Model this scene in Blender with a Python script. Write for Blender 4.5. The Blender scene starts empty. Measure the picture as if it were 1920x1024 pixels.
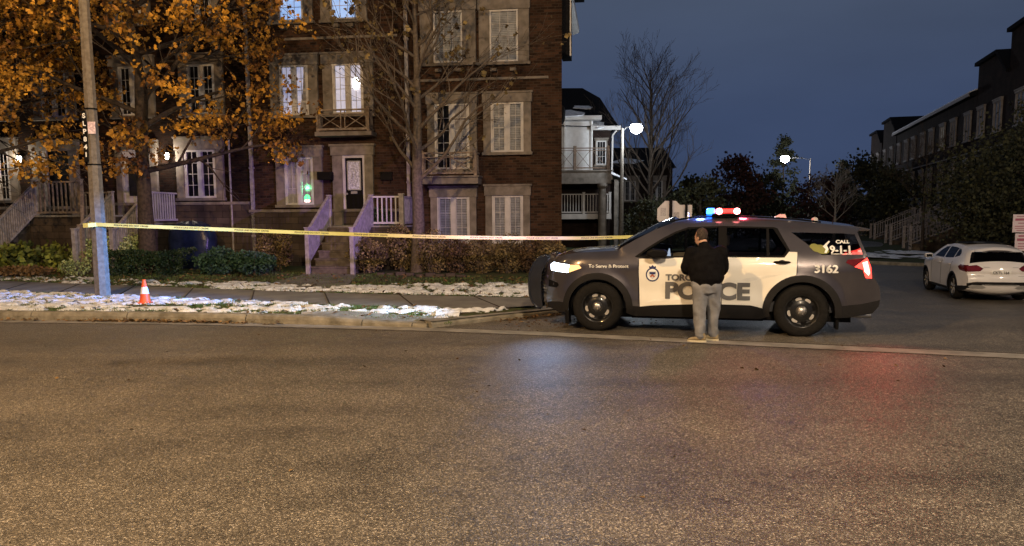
import bpy, math, random
from mathutils import Vector, Matrix, noise
from mathutils.geometry import delaunay_2d_cdt
C = bpy.data.collections.new("place"); bpy.context.scene.collection.children.link(C)
S = bpy.context.scene
R = math.radians

# ---------------------------------------------------------------- camera, sky, lamps, exposure
cam_d = bpy.data.cameras.new("camera"); cam = bpy.data.objects.new("camera", cam_d); C.objects.link(cam)
cam_d.sensor_width = 36; cam_d.lens = 1442 / 1920 * 36; cam_d.clip_end = 2000; cam_d.clip_start = 0.05
cam_d.shift_y = 52 / 1920
cam.matrix_world = Matrix.Translation((0, 0, 1.80)) @ Matrix.Rotation(R(90 - 6.3), 4, 'X') @ Matrix.Rotation(-0.006, 4, 'Z')
S.camera = cam
S.view_settings.view_transform = 'Standard'; S.view_settings.look = 'None'
S.view_settings.exposure = 0.0; S.view_settings.gamma = 1.0
S.cycles.use_denoising = True; S.cycles.max_bounces = 6; S.cycles.transparent_max_bounces = 12
S.cycles.sample_clamp_indirect = 4.0; S.cycles.sample_clamp_direct = 0
W = bpy.data.worlds.new("World"); S.world = W; W.use_nodes = True
wn = W.node_tree.nodes; wl = W.node_tree.links
bg = wn['Background']; bg.inputs['Strength'].default_value = 1.0
tc = wn.new('ShaderNodeTexCoord'); sx = wn.new('ShaderNodeSeparateXYZ'); cr = wn.new('ShaderNodeValToRGB')
wl.new(tc.outputs['Generated'], sx.inputs[0]); wl.new(sx.outputs['Z'], cr.inputs[0])
e = cr.color_ramp.elements
e[0].position = 0.0; e[0].color = (.036, .056, .120, 1)
e[1].position = 0.6; e[1].color = (.072, .088, .120, 1)
m_ = e.new(.12); m_.color = (.044, .066, .132, 1)
m_ = e.new(.30); m_.color = (.066, .087, .134, 1)
nz = wn.new('ShaderNodeTexNoise'); nz.inputs['Scale'].default_value = 2.2; nz.inputs['Detail'].default_value = 5; mpn = wn.new('ShaderNodeMapping'); mpn.inputs['Scale'].default_value = (1, 1, 3.5)
wl.new(tc.outputs['Generated'], mpn.inputs[0]); wl.new(mpn.outputs[0], nz.inputs['Vector'])
mrn = wn.new('ShaderNodeMapRange'); mrn.inputs['From Min'].default_value = .3; mrn.inputs['From Max'].default_value = .7; mrn.inputs['To Min'].default_value = .88; mrn.inputs['To Max'].default_value = 1.12; wl.new(nz.outputs['Fac'], mrn.inputs['Value'])
scn = wn.new('ShaderNodeVectorMath'); scn.operation = 'SCALE'; wl.new(cr.outputs[0], scn.inputs[0]); wl.new(mrn.outputs[0], scn.inputs['Scale'])
wl.new(scn.outputs[0], bg.inputs['Color'])

def lamp(name, kind, loc, power, col, size=.15, **k):
    d = bpy.data.lights.new(name, kind); d.energy = power; d.color = col
    if kind in ('POINT', 'SPOT'): d.shadow_soft_size = size
    for a, b in k.items():
        if a != 'aim': setattr(d, a, b)
    o = bpy.data.objects.new(name, d); C.objects.link(o); o.location = loc
    if 'aim' in k: o.rotation_euler = (Vector(k['aim']) - Vector(loc)).to_track_quat('-Z', 'Y').to_euler()
    return o
WARM = (1.0, .77, .52); COLD = (.80, .90, 1.0)
# street lamps on this road: two behind the photographer's side, a far right one added out of view to brighten that side, one on the numbered pole (luminaires modelled below)
LAMPS = [("street_light", (1.6, -3.0, 8.6), 7400, WARM), ("street_light", (-7.9, 12.6, 8.4), 250, (1.0, .66, .30)),
         ("street_light", (-6.8, 3.6, 8.6), 5400, (1.0, .60, .24)), ("street_light", (15.0, 3.0, 8.6), 3400, (1.0, .80, .58)), ("street_light", (5.95, 36.6, 5.5), 420, COLD), ("street_light", (30.3, 86, 7.4), 2500, (.95, .95, 1.0))]
for n_, l_, p_, c_ in LAMPS: lamp(n_, 'POINT', l_, p_, c_, .14)

# ---------------------------------------------------------------- helpers
class MB:
    def __init__(s): s.v = []; s.f = []; s.m = []
    def add(s, vs, fs, m=0):
        o = len(s.v); s.v += [tuple(p) for p in vs]; s.f += [tuple(i + o for i in f) for f in fs]; s.m += [m] * len(fs)
        return s
    def box(s, x0, y0, z0, x1, y1, z1, m=0):
        x0, x1 = min(x0, x1), max(x0, x1); y0, y1 = min(y0, y1), max(y0, y1); z0, z1 = min(z0, z1), max(z0, z1)
        v = [(x0,y0,z0),(x1,y0,z0),(x1,y1,z0),(x0,y1,z0),(x0,y0,z1),(x1,y0,z1),(x1,y1,z1),(x0,y1,z1)]
        return s.add(v, [(0,3,2,1),(4,5,6,7),(0,1,5,4),(1,2,6,5),(2,3,7,6),(3,0,4,7)], m)
    def tube(s, pts, rad, n=8, m=0, cap=True):
        pts = [Vector(p) for p in pts]
        if not hasattr(rad, '__len__'): rad = [rad] * len(pts)
        vs = []; fs = []; pa = None
        for i, p in enumerate(pts):
            t = (pts[min(i+1, len(pts)-1)] - pts[max(i-1, 0)]).normalized()
            if pa is None: a = t.orthogonal().normalized()
            else:
                a = pa - t * pa.dot(t)
                a = a.normalized() if a.length > 1e-4 else t.orthogonal().normalized()
            pa = a; b = t.cross(a)
            for k in range(n):
                g = 2 * math.pi * k / n
                vs.append(p + (a * math.cos(g) + b * math.sin(g)) * rad[i])
        for i in range(len(pts) - 1):
            for k in range(n):
                fs.append((i*n+k, i*n+(k+1) % n, (i+1)*n+(k+1) % n, (i+1)*n+k))
        if cap:
            fs.append(tuple(range(n))[::-1]); fs.append(tuple((len(pts)-1)*n+k for k in range(n)))
        return s.add(vs, fs, m)
    def bar(s, p, q, w, h, m=0):           # rectangular bar p->q, w across, h along z-ish
        p = Vector(p); q = Vector(q); t = (q - p).normalized()
        up = Vector((0, 0, 1)) if abs(t.z) < .98 else Vector((0, 1, 0))
        a = t.cross(up).normalized() * w / 2; b = a.cross(t).normalized() * h / 2
        v = [p-a-b, p+a-b, p+a+b, p-a+b, q-a-b, q+a-b, q+a+b, q-a+b]
        return s.add(v, [(0,1,2,3),(7,6,5,4),(0,4,5,1),(1,5,6,2),(2,6,7,3),(3,7,4,0)], m)
    def prism(s, poly, a, b, axis='y', m=0):  # 2-D polygon swept along an axis
        n = len(poly)
        f = {'y': lambda p, t: (p[0], t, p[1]), 'z': lambda p, t: (p[0], p[1], t), 'x': lambda p, t: (t, p[0], p[1])}[axis]
        v = [f(p, a) for p in poly] + [f(p, b) for p in poly]
        fs = [tuple(range(n)), tuple(range(2*n-1, n-1, -1))] + [(i, n+i, n+(i+1) % n, (i+1) % n) for i in range(n)]
        return s.add(v, fs, m)
    def lathe(s, prof, c=(0, 0, 0), axis='z', n=24, m=0):
        v = []; fs = []
        for r, h in prof:
            for k in range(n):
                g = 2 * math.pi * k / n; x, y = r * math.cos(g), r * math.sin(g)
                q = {'z': (x, y, h), 'y': (x, h, y), 'x': (h, x, y)}[axis]
                v.append((c[0]+q[0], c[1]+q[1], c[2]+q[2]))
        for i in range(len(prof) - 1):
            for k in range(n): fs.append((i*n+k, i*n+(k+1) % n, (i+1)*n+(k+1) % n, (i+1)*n+k))
        return s.add(v, fs, m)
    def build(s, name, mats, parent=None, smooth=False, loc=None, rz=None, bevel=0, solid=0):
        if not isinstance(mats, (list, tuple)): mats = [mats]
        me = bpy.data.meshes.new(name); me.from_pydata(s.v, [], s.f)
        for m in mats: me.materials.append(m)
        me.polygons.foreach_set('material_index', s.m)
        me.polygons.foreach_set('use_smooth', [bool(smooth)] * len(s.f)); me.update()
        o = bpy.data.objects.new(name, me); C.objects.link(o)
        if parent: o.parent = parent
        if loc: o.location = loc
        if rz is not None: o.rotation_euler = (0, 0, rz)
        if solid:
            q = o.modifiers.new('s', 'SOLIDIFY'); q.thickness = solid; q.offset = -1
        if bevel:
            q = o.modifiers.new('b', 'BEVEL'); q.width = bevel; q.segments = 2; q.limit_method = 'ANGLE'
        return o

def tag(o, label=None, cat=None, group=None, kind=None):
    if label: o['label'] = label
    if cat: o['category'] = cat
    if group: o['group'] = group
    if kind: o['kind'] = kind
    return o
def thing(name, label, cat, loc=(0, 0, 0), rz=0, group=None):
    o = bpy.data.objects.new(name, None); C.objects.link(o); o.location = loc; o.rotation_euler = (0, 0, rz)
    o.empty_display_size = .2
    return tag(o, label, cat, group)
def copy_tree(o, parent=None):
    c = o.copy(); C.objects.link(c); c.parent = parent
    for ch in [k for k in C.objects if k.parent == o]: copy_tree(ch, c)
    return c

# ---------------------------------------------------------------- materials
def mat(name, col, col2=None, rough=.7, metal=0, scale=6, detail=4, bump=0, bscale=40, emit=None, estr=0, coat=0, contrast=.3, spec=.5, island=0, trans=0):
    spec = spec*.6
    m = bpy.data.materials.new(name); m.use_nodes = True; nt = m.node_tree; N = nt.nodes; L = nt.links
    b = N['Principled BSDF']; b.inputs['Roughness'].default_value = rough; b.inputs['Metallic'].default_value = metal
    b.inputs['Specular IOR Level'].default_value = spec; b.inputs['Coat Weight'].default_value = coat; b.inputs['Coat Roughness'].default_value = .06
    t = N.new('ShaderNodeTexCoord')
    if col2 is None: col2 = tuple(c * .8 for c in col)
    n = N.new('ShaderNodeTexNoise'); n.inputs['Scale'].default_value = scale; n.inputs['Detail'].default_value = detail
    L.new(t.outputs['Object'], n.inputs['Vector'])
    r = N.new('ShaderNodeValToRGB'); r.color_ramp.elements[0].position = .5 - contrast/2; r.color_ramp.elements[1].position = .5 + contrast/2
    r.color_ramp.elements[0].color = (*col2, 1); r.color_ramp.elements[1].color = (*col, 1)
    L.new(n.outputs['Fac'], r.inputs[0]); out = r.outputs[0]
    if island:
        g = N.new('ShaderNodeNewGeometry'); mr = N.new('ShaderNodeMapRange'); mr.inputs['To Min'].default_value = 1 - island; mr.inputs['To Max'].default_value = 1 + island
        L.new(g.outputs['Random Per Island'], mr.inputs['Value'])
        vm = N.new('ShaderNodeVectorMath'); vm.operation = 'SCALE'; L.new(out, vm.inputs[0]); L.new(mr.outputs[0], vm.inputs['Scale']); out = vm.outputs[0]
    L.new(out, b.inputs['Base Color'])
    if bump:
        n2 = N.new('ShaderNodeTexNoise'); n2.inputs['Scale'].default_value = bscale; n2.inputs['Detail'].default_value = 3
        L.new(t.outputs['Object'], n2.inputs['Vector'])
        bp = N.new('ShaderNodeBump'); bp.inputs['Strength'].default_value = bump; bp.inputs['Distance'].default_value = .02
        L.new(n2.outputs['Fac'], bp.inputs['Height']); L.new(bp.outputs[0], b.inputs['Normal'])
    if emit: b.inputs['Emission Color'].default_value = (*emit, 1); b.inputs['Emission Strength'].default_value = estr
    if trans: b.inputs['Transmission Weight'].default_value = trans
    return m
def glass(name, tint, gl=.12, dark=0.0):
    m = bpy.data.materials.new(name); m.use_nodes = True; nt = m.node_tree; N = nt.nodes; L = nt.links
    N.remove(N['Principled BSDF'])
    a = N.new('ShaderNodeBsdfTransparent'); a.inputs[0].default_value = (*tint, 1)
    g = N.new('ShaderNodeBsdfGlossy'); g.inputs['Roughness'].default_value = .03; g.inputs[0].default_value = (.9, .9, .9, 1)
    f = N.new('ShaderNodeLayerWeight'); f.inputs['Blend'].default_value = gl
    x = N.new('ShaderNodeMixShader'); L.new(f.outputs['Fresnel'], x.inputs[0]); L.new(a.outputs[0], x.inputs[1]); L.new(g.outputs[0], x.inputs[2])
    L.new(x.outputs[0], N['Material Output'].inputs['Surface']); return m
def brick(name, c1, c2, mortar, bw=.21, rh=.075):
    m = bpy.data.materials.new(name); m.use_nodes = True; nt = m.node_tree; N = nt.nodes; L = nt.links; b = N['Principled BSDF']
    b.inputs['Roughness'].default_value = .9; b.inputs['Specular IOR Level'].default_value = .08
    t = N.new('ShaderNodeTexCoord'); s = N.new('ShaderNodeSeparateXYZ'); L.new(t.outputs['Object'], s.inputs[0])
    ad = N.new('ShaderNodeMath'); ad.operation = 'ADD'; L.new(s.outputs['X'], ad.inputs[0]); L.new(s.outputs['Y'], ad.inputs[1])
    cb = N.new('ShaderNodeCombineXYZ'); L.new(ad.outputs[0], cb.inputs['X']); L.new(s.outputs['Z'], cb.inputs['Y'])
    k = N.new('ShaderNodeTexBrick'); k.inputs['Scale'].default_value = 1; k.inputs['Brick Width'].default_value = bw; k.inputs['Row Height'].default_value = rh
    k.inputs['Mortar Size'].default_value = .008; k.inputs['Mortar Smooth'].default_value = .3; k.inputs['Bias'].default_value = 0
    k.inputs['Color1'].default_value = (*c1, 1); k.inputs['Color2'].default_value = (*c2, 1); k.inputs['Mortar'].default_value = (*mortar, 1)
    L.new(cb.outputs[0], k.inputs['Vector'])
    n = N.new('ShaderNodeTexNoise'); n.inputs['Scale'].default_value = 1.6; n.inputs['Detail'].default_value = 6; L.new(t.outputs['Object'], n.inputs['Vector'])
    mr = N.new('ShaderNodeMapRange'); mr.inputs['From Min'].default_value = .3; mr.inputs['From Max'].default_value = .7; mr.inputs['To Min'].default_value = .62; mr.inputs['To Max'].default_value = 1.3
    L.new(n.outputs['Fac'], mr.inputs['Value'])
    v = N.new('ShaderNodeVectorMath'); v.operation = 'SCALE'; L.new(k.outputs['Color'], v.inputs[0]); L.new(mr.outputs[0], v.inputs['Scale']); L.new(v.outputs[0], b.inputs['Base Color'])
    bp = N.new('ShaderNodeBump'); bp.inputs['Strength'].default_value = .6; bp.inputs['Distance'].default_value = .01; bp.invert = True
    L.new(k.outputs['Fac'], bp.inputs['Height']); L.new(bp.outputs[0], b.inputs['Normal'])
    return m

def asphalt():
    m = bpy.data.materials.new('asphalt'); m.use_nodes = True; nt = m.node_tree; N = nt.nodes; L = nt.links; b = N['Principled BSDF']
    t = N.new('ShaderNodeTexCoord'); P = t.outputs['Object']
    v = N.new('ShaderNodeTexVoronoi'); v.inputs['Scale'].default_value = 118; L.new(P, v.inputs['Vector'])
    v2 = N.new('ShaderNodeTexVoronoi'); v2.inputs['Scale'].default_value = 64; L.new(P, v2.inputs['Vector'])
    s = N.new('ShaderNodeSeparateColor'); L.new(v.outputs['Color'], s.inputs[0])
    s2 = N.new('ShaderNodeSeparateColor'); L.new(v2.outputs['Color'], s2.inputs[0])
    r = N.new('ShaderNodeValToRGB'); el = r.color_ramp.elements
    el[0].position = 0; el[0].color = (.042, .036, .028, 1); el[1].position = 1; el[1].color = (.38, .34, .285, 1)
    q = el.new(.5); q.color = (.090, .077, .059, 1); q = el.new(.85); q.color = (.165, .142, .110, 1)
    L.new(s.outputs[0], r.inputs[0])
    r2 = N.new('ShaderNodeValToRGB'); el = r2.color_ramp.elements
    el[0].position = .0; el[0].color = (.64, .64, .64, 1); el[1].position = 1; el[1].color = (1.45, 1.42, 1.36, 1)
    q = el.new(.8); q.color = (1.0, 1.0, 1.0, 1)
    L.new(s2.outputs[1], r2.inputs[0])
    mx = N.new('ShaderNodeMix'); mx.data_type = 'RGBA'; mx.blend_type = 'MULTIPLY'; mx.inputs[0].default_value = 1
    L.new(r.outputs[0], mx.inputs[6]); L.new(r2.outputs[0], mx.inputs[7])
    # wear: wide soft patches and stretched tyre tracks
    mp = N.new('ShaderNodeMapping'); mp.inputs['Rotation'].default_value = (0, 0, R(14)); mp.inputs['Scale'].default_value = (.12, .9, 1); L.new(P, mp.inputs[0])
    n = N.new('ShaderNodeTexNoise'); n.inputs['Scale'].default_value = 1.0; n.inputs['Detail'].default_value = 5; L.new(mp.outputs[0], n.inputs['Vector'])
    n3 = N.new('ShaderNodeTexNoise'); n3.inputs['Scale'].default_value = 1.3; n3.inputs['Detail'].default_value = 8; n3.inputs['Roughness'].default_value = .65; L.new(P, n3.inputs['Vector'])
    ad = N.new('ShaderNodeMath'); ad.operation = 'ADD'; L.new(n.outputs['Fac'], ad.inputs[0]); L.new(n3.outputs['Fac'], ad.inputs[1])
    mr = N.new('ShaderNodeMapRange'); mr.inputs['From Min'].default_value = .7; mr.inputs['From Max'].default_value = 1.3; mr.inputs['To Min'].default_value = .62; mr.inputs['To Max'].default_value = 1.36
    L.new(ad.outputs[0], mr.inputs['Value'])
    sc = N.new('ShaderNodeVectorMath'); sc.operation = 'SCALE'; L.new(mx.outputs[2], sc.inputs[0]); L.new(mr.outputs[0], sc.inputs['Scale'])
    # thin cracks and dark tar spots
    vc = N.new('ShaderNodeTexNoise'); vc.inputs['Scale'].default_value = .45; vc.inputs['Detail'].default_value = 9; vc.inputs['Roughness'].default_value = .6; L.new(P, vc.inputs['Vector'])
    ab = N.new('ShaderNodeMath'); ab.operation = 'SUBTRACT'; ab.inputs[1].default_value = .5; L.new(vc.outputs['Fac'], ab.inputs[0])
    a2 = N.new('ShaderNodeMath'); a2.operation = 'ABSOLUTE'; L.new(ab.outputs[0], a2.inputs[0])
    cr_ = N.new('ShaderNodeMapRange'); cr_.inputs['From Min'].default_value = .0; cr_.inputs['From Max'].default_value = .0030; cr_.inputs['To Min'].default_value = .35; cr_.inputs['To Max'].default_value = 1
    L.new(a2.outputs[0], cr_.inputs['Value'])
    s3 = N.new('ShaderNodeVectorMath'); s3.operation = 'SCALE'; L.new(sc.outputs[0], s3.inputs[0]); L.new(cr_.outputs[0], s3.inputs['Scale'])
    nb = N.new('ShaderNodeTexNoise'); nb.inputs['Scale'].default_value = .9; nb.inputs['Detail'].default_value = 3; nb.inputs['Distortion'].default_value = .4; L.new(P, nb.inputs['Vector'])
    st = N.new('ShaderNodeMapRange'); st.inputs['From Min'].default_value = .66; st.inputs['From Max'].default_value = .74; st.inputs['To Min'].default_value = 1; st.inputs['To Max'].default_value = .62; L.new(nb.outputs['Fac'], st.inputs['Value'])
    s4 = N.new('ShaderNodeVectorMath'); s4.operation = 'SCALE'; L.new(s3.outputs[0], s4.inputs[0]); L.new(st.outputs[0], s4.inputs['Scale'])
    L.new(s4.outputs[0], b.inputs['Base Color'])
    rr = N.new('ShaderNodeMapRange'); rr.inputs['To Min'].default_value = .32; rr.inputs['To Max'].default_value = .62; L.new(n3.outputs['Fac'], rr.inputs['Value']); L.new(rr.outputs[0], b.inputs['Roughness'])
    bp = N.new('ShaderNodeBump'); bp.inputs['Strength'].default_value = .7; bp.inputs['Distance'].default_value = .006
    L.new(v.outputs['Distance'], bp.inputs['Height']); bp.invert = True; L.new(bp.outputs[0], b.inputs['Normal'])
    return m

M = dict(
 asphalt=asphalt(),
 concrete=mat('concrete', (.27,.25,.22), (.16,.15,.13), .8, scale=3, detail=8, bump=.3, bscale=60),
 kerb=mat('kerb concrete', (.30,.27,.21), (.13,.115,.085), .85, scale=5, detail=9, bump=.8, bscale=30, contrast=.4),
 walk=mat('sidewalk concrete', (.20,.19,.17), (.13,.12,.11), .8, scale=2, detail=8, bump=.3, bscale=80),
 grass=mat('grass soil', (.05,.075,.022), (.045,.033,.018), .95, scale=5, detail=8, bump=.6, bscale=60),
 blade=mat('grass blades', (.07,.13,.03), (.10,.11,.035), .6, scale=3, island=.4),
 mulch=mat('mulch', (.05,.034,.02), (.02,.015,.01), .95, scale=25, bump=.8, bscale=40),
 snow=mat('snow', (.74,.76,.80), (.50,.51,.53), .55, scale=7, bump=.5, bscale=35),
 fleaf=mat('fallen leaves', (.20,.125,.05), (.09,.05,.025), .7, scale=8, island=.5),
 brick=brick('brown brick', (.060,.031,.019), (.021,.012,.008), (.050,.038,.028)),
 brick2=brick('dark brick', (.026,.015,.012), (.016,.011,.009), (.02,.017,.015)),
 brick_shade=brick('brown brick with painted shade', (.030,.015,.010), (.012,.008,.006), (.022,.018,.014)),  # brown brick with the oak's shade put into its colour
 dstone=mat('weathered grey trim', (.26,.24,.22), (.18,.16,.145), .8),
 dblind=mat('dim blind', (.50,.50,.52), (.26,.26,.28), .8, scale=2),
 base=brick('stone block base', (.075,.058,.046), (.048,.037,.03), (.03,.025,.02), .42, .2),
 stone=mat('limestone trim', (.20,.172,.145), (.11,.095,.077), .8, scale=4, detail=6, bump=.15),
 white=mat('white painted vinyl', (.50,.48,.46), (.38,.365,.35), .5, scale=3),
 trimgrey=mat('aged white paint', (.33,.30,.29), (.20,.18,.17), .65, scale=9),
 woodrail=mat('weathered rail wood', (.27,.21,.16), (.14,.11,.085), .7, scale=12),
 black=mat('black paint', (.006,.0055,.0055), None, .5, spec=.12),
 darkroom=mat('dark room', (.012,.011,.012), None, .9),
 blind=mat('white blind', (.42,.42,.42), (.27,.27,.27), .7, scale=4),
 step=mat('worn brown step', (.13,.105,.08), (.07,.055,.042), .85, scale=6, bump=.4),
 curtain=mat('sheer curtain', (.45,.42,.40), (.22,.20,.20), .9, scale=5, contrast=.5),
 litblue=mat('lit blue room', (.4,.5,.7), None, .8, emit=(.36,.58,1.0), estr=.75),
 litwhite=mat('lit pale room', (.6,.6,.65), None, .8, emit=(.62,.64,.95), estr=.40),
 litwarm=mat('lit warm room', (.6,.6,.65), None, .8, emit=(.74,.72,.92), estr=.5),
 litdim=mat('dim lit room', (.4,.4,.4), None, .8, emit=(.9,.85,.7), estr=.16),
 bulb=mat('glowing lamp glass', (1,.95,.85), None, .4, emit=(1,.93,.78), estr=9),
 green=mat('green glowing light', (.1,.9,.3), None, .4, emit=(.12,1,.32), estr=1.6),
 pink=mat('pink glow', (1,.5,.5), None, .4, emit=(1,.55,.5), estr=2.5),
 glass=glass('window glass', (.86,.88,.9), .14),
 shingle=mat('dark shingle', (.014,.014,.016), (.008,.008,.009), .95, spec=.05, scale=30, bump=.4),
 siding=mat('white siding', (.66,.66,.66), (.58,.58,.58), .5),
 pole=mat('concrete lamp pole', (.19,.165,.135), (.12,.10,.08), .7, scale=14, detail=8, bump=.25, bscale=90),
 metal=mat('grey metal', (.35,.35,.36), (.28,.28,.28), .4, metal=.8),
 bark=mat('dark bark', (.075,.055,.04), (.035,.027,.02), .9, scale=14, bump=.9, bscale=30),
 bark2=mat('grey brown bark', (.14,.11,.085), (.075,.06,.045), .9, scale=14, bump=.9, bscale=30),
 bark3=mat('pale bark', (.32,.29,.25), (.2,.18,.15), .9, scale=14),
 oakleaf=mat('amber oak leaves', (.55,.285,.034), (.12,.05,.013), .6, scale=1.1, island=.6, contrast=.25),
 brownleaf=mat('dry tan leaves', (.22,.165,.065), (.05,.032,.015), .7, scale=3, island=.5),
 redleaf=mat('reddish brown leaves', (.13,.08,.035), (.035,.02,.010), .7, scale=3, island=.5),
 euleaf=mat('pale variegated leaves', (.42,.46,.22), (.15,.22,.07), .5, scale=9, island=.4),
 yellow=mat('yellow green leaves', (.17,.19,.03), (.045,.06,.015), .6, scale=4, island=.5),
 boxwood=mat('dark green leaves', (.026,.050,.019), (.014,.030,.011), .5, scale=5, island=.4),
 juniper=mat('blue green juniper', (.040,.090,.050), (.02,.05,.028), .6, scale=5, island=.4),
 nightleaf=mat('dark olive leaves', (.040,.042,.016), (.02,.022,.010), .7, scale=2, island=.6),
 nightred=mat('dark russet leaves', (.055,.02,.014), (.03,.014,.01), .7, scale=2, island=.6),
 tape=mat('yellow barrier tape', (.74,.70,.26), (.66,.62,.20), .35, scale=2),
 ink=mat('black print', (.02,.02,.02), None, .5),
 orange=mat('orange cone plastic', (.85,.12,.03), (.75,.10,.03), .45),
 reflect=mat('reflective white band', (.85,.86,.9), (.75,.76,.8), .3),
 tarp=mat('navy grill cover', (.012,.020,.05), (.007,.012,.03), .32, scale=5, bump=.6, bscale=6),
 sign=mat('bare aluminium sign back', (.52,.50,.48), (.44,.42,.40), .45, scale=5),
)
# ---------------------------------------------------------------- terrain, roads, kerbs, lawns
def sm(a, b, x):
    t = max(0, min(1, (x - a) / (b - a))); return t*t*(3-2*t)
def terr(x, y):
    z = -.60 * sm(5.2, 9.5, x) * sm(12.2, 19.5, y) + .62 * sm(36, 50, y) * sm(5.2, 9.5, x)
    return z
def sheet(name, x0, x1, y0, y1, nx, ny, f, m):
    b = MB(); v = [(x0 + (x1-x0)*i/nx, y0 + (y1-y0)*j/ny) for j in range(ny+1) for i in range(nx+1)]
    b.add([(x, y, f(x, y)) for x, y in v], [(j*(nx+1)+i, j*(nx+1)+i+1, (j+1)*(nx+1)+i+1, (j+1)*(nx+1)+i) for j in range(ny) for i in range(nx)])
    return tag(b.build(name, m, smooth=True), kind='structure')
tag(MB().add([(-900, -900, -1.0), (900, -900, -1.0), (900, 900, -1.0), (-900, 900, -1.0)], [(0, 1, 2, 3)]).build('ground', M['mulch']), kind='structure')
sheet('main_road', -60, 70, -16, 110, 130, 126, terr, M['asphalt'])

def interp(pl, x):
    for a, b in zip(pl, pl[1:]):
        if x <= b[0] or b is pl[-1]:
            t = (x - a[0]) / (b[0] - a[0]); return a[1] + (b[1] - a[1]) * t
def resample(pl, step):
    out = []
    for a, b in zip(pl, pl[1:]):
        a = Vector(a); b = Vector(b); n = max(1, int((b-a).length / step))
        out += [a.lerp(b, i/n) for i in range(n)]
    return out + [Vector(pl[-1])]
def offs(pl, d):      # offset to the left of travel
    o = []
    for i, p in enumerate(pl):
        t = (Vector(pl[min(i+1, len(pl)-1)]) - Vector(pl[max(i-1, 0)])).normalized()
        o.append(Vector(p) + Vector((-t.y, t.x)) * d)
    return o
def ribbon(b, A, B, za, zb, m=0):
    v = []; f = []
    for i, (p, q) in enumerate(zip(A, B)):
        v += [(p[0], p[1], za(p) if callable(za) else za), (q[0], q[1], zb(q) if callable(zb) else zb)]
        if i: f.append((2*i-2, 2*i, 2*i+1, 2*i-1))
    b.add(v, f, m)
EDGE = [(-40, 17.6), (-20, 14.95), (-9.18, 13.67), (-6.16, 13.33), (-4.18, 12.97), (-1.39, 12.36), (.33, 11.88), (1.5, 11.45), (3.33, 10.80), (6.53, 9.68), (12, 7.6), (40, -4)]
E2 = resample(EDGE, .5)
g = MB(); ribbon(g, [p for p in E2], offs(E2, -.34), lambda p: .006 if p[0] < 5 else .008, lambda p: .005)
tag(g.build('gutter', M['concrete']), kind='structure')
g = MB(); last = None
# tar seam where the asphalt meets the concrete gutter
ribbon(g, offs(E2, -.34), offs(E2, -.375), .0045, .0045)
ribbon(g, [p for p in E2 if p[0] > -1], offs([p for p in E2 if p[0] > -1], .03), .010, .010)
tag(g.build('gutter_seam', M['mulch']), kind='structure')

# kerb blocks along the verge, dropping towards the side street, then the return curve
def khei(x): return .15 if x < -3.6 else .15 - .09 * sm(-3.6, -1.2, x)
kb = MB(); rng = random.Random(3); i = 0
KL = [Vector((p[0], p[1])) for p in resample([q for q in EDGE if q[0] <= -1.3], .12)]
cut = 0; nxt = rng.uniform(1.2, 2.6)
run = [KL[0]]
def kerbrun(P, h0=None):
    n = len(P); Q0 = P; prof = [(0.0, -.02), (.0, .55), (.02, .85), (.05, 1.0), (.20, 1.0), (.20, 0)]
    v = []; f = []
    for i, p in enumerate(P):
        t = (P[min(i+1, n-1)] - P[max(i-1, 0)]).normalized(); nn = Vector((-t.y, t.x)); h = khei(p.x) if h0 is None else h0
        for a, zz in prof:
            w = noise.noise(Vector((p.x*3, p.y*3, a*20))) * .008
            q = p + nn * (a + w); v.append((q.x, q.y, terr(q.x, q.y) + zz*h + w*.5))
    k = len(prof)
    for i in range(n-1):
        for j in range(k-1): f.append((i*k+j, (i+1)*k+j, (i+1)*k+j+1, i*k+j+1))
    f.append(tuple(range(k))); f.append(tuple((n-1)*k+j for j in range(k))[::-1])
    kb.add(v, f)
for a, b in zip(KL, KL[1:]):
    cut += (b-a).length
    if cut > nxt:
        t = (b-a).normalized(); kerbrun(run + [b - t*.012]); run = [b + t*.006]; cut = 0; nxt = rng.uniform(.7, 2.7)
    else: run.append(b)
kerbrun(run)
RET = resample([(-1.30, 12.36), (-.85, 12.75), (-.25, 13.22), (.55, 13.80), (1.5, 14.6), (2.4, 15.9), (3.1, 17.8), (4.6, 23), (9.2, 38), (18, 68)], .3)
kerbrun([p for p in RET], .10)
tag(kb.build('kerb', M['kerb']), kind='structure')
ap = MB(); RA = [p for p in RET if p[1] < 15.5]
ribbon(ap, RA, offs(RA, .42), .104, .11); tag(ap.build('kerb_apron', M['concrete']), kind='structure')

NEAR = [(-40, 25), (-11.64, 17.41), (-7.31, 15.88), (-3.60, 14.32), (-.57, 13.46), (.62, 14.0)]
FAR = [(-40, 29), (-13.22, 19.8), (-8.18, 17.81), (-4.06, 16.18), (.41, 14.86), (1.9, 15.4)]
xs = [(-40 + i*.4) for i in range(int(40.5/.4)+1)]
def zn(x): return .16
def patch(name, fa, fb, xa, xb, step, z, m, nv=6):
    n = int((xb-xa)/step); b = MB(); v = []; f = []
    for i in range(n+1):
        x = xa + (xb-xa)*i/n; ya, yb = fa(x), fb(x)
        for j in range(nv+1):
            t = j/nv; y = ya + (yb-ya)*t; v.append((x, y, z(x, y, t)))
            if i and j: k = i*(nv+1)+j; f.append((k-nv-2, k-1, k, k-nv-1))
    b.add(v, f); return tag(b.build(name, m, smooth=True), kind='structure')
kin = lambda x: interp(EDGE, x) + .19
near = lambda x: interp(NEAR, x); far = lambda x: interp(FAR, x)
def hv(x, y, t=0): return (khei(x) - .012) + (.185 - khei(x)) * t + .02 * noise.noise(Vector((x*1.5, y*1.5, 0))) * math.sin(math.pi*t)
patch('verge', kin, near, -40, -1.25, .3, hv, M['grass'])
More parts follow.
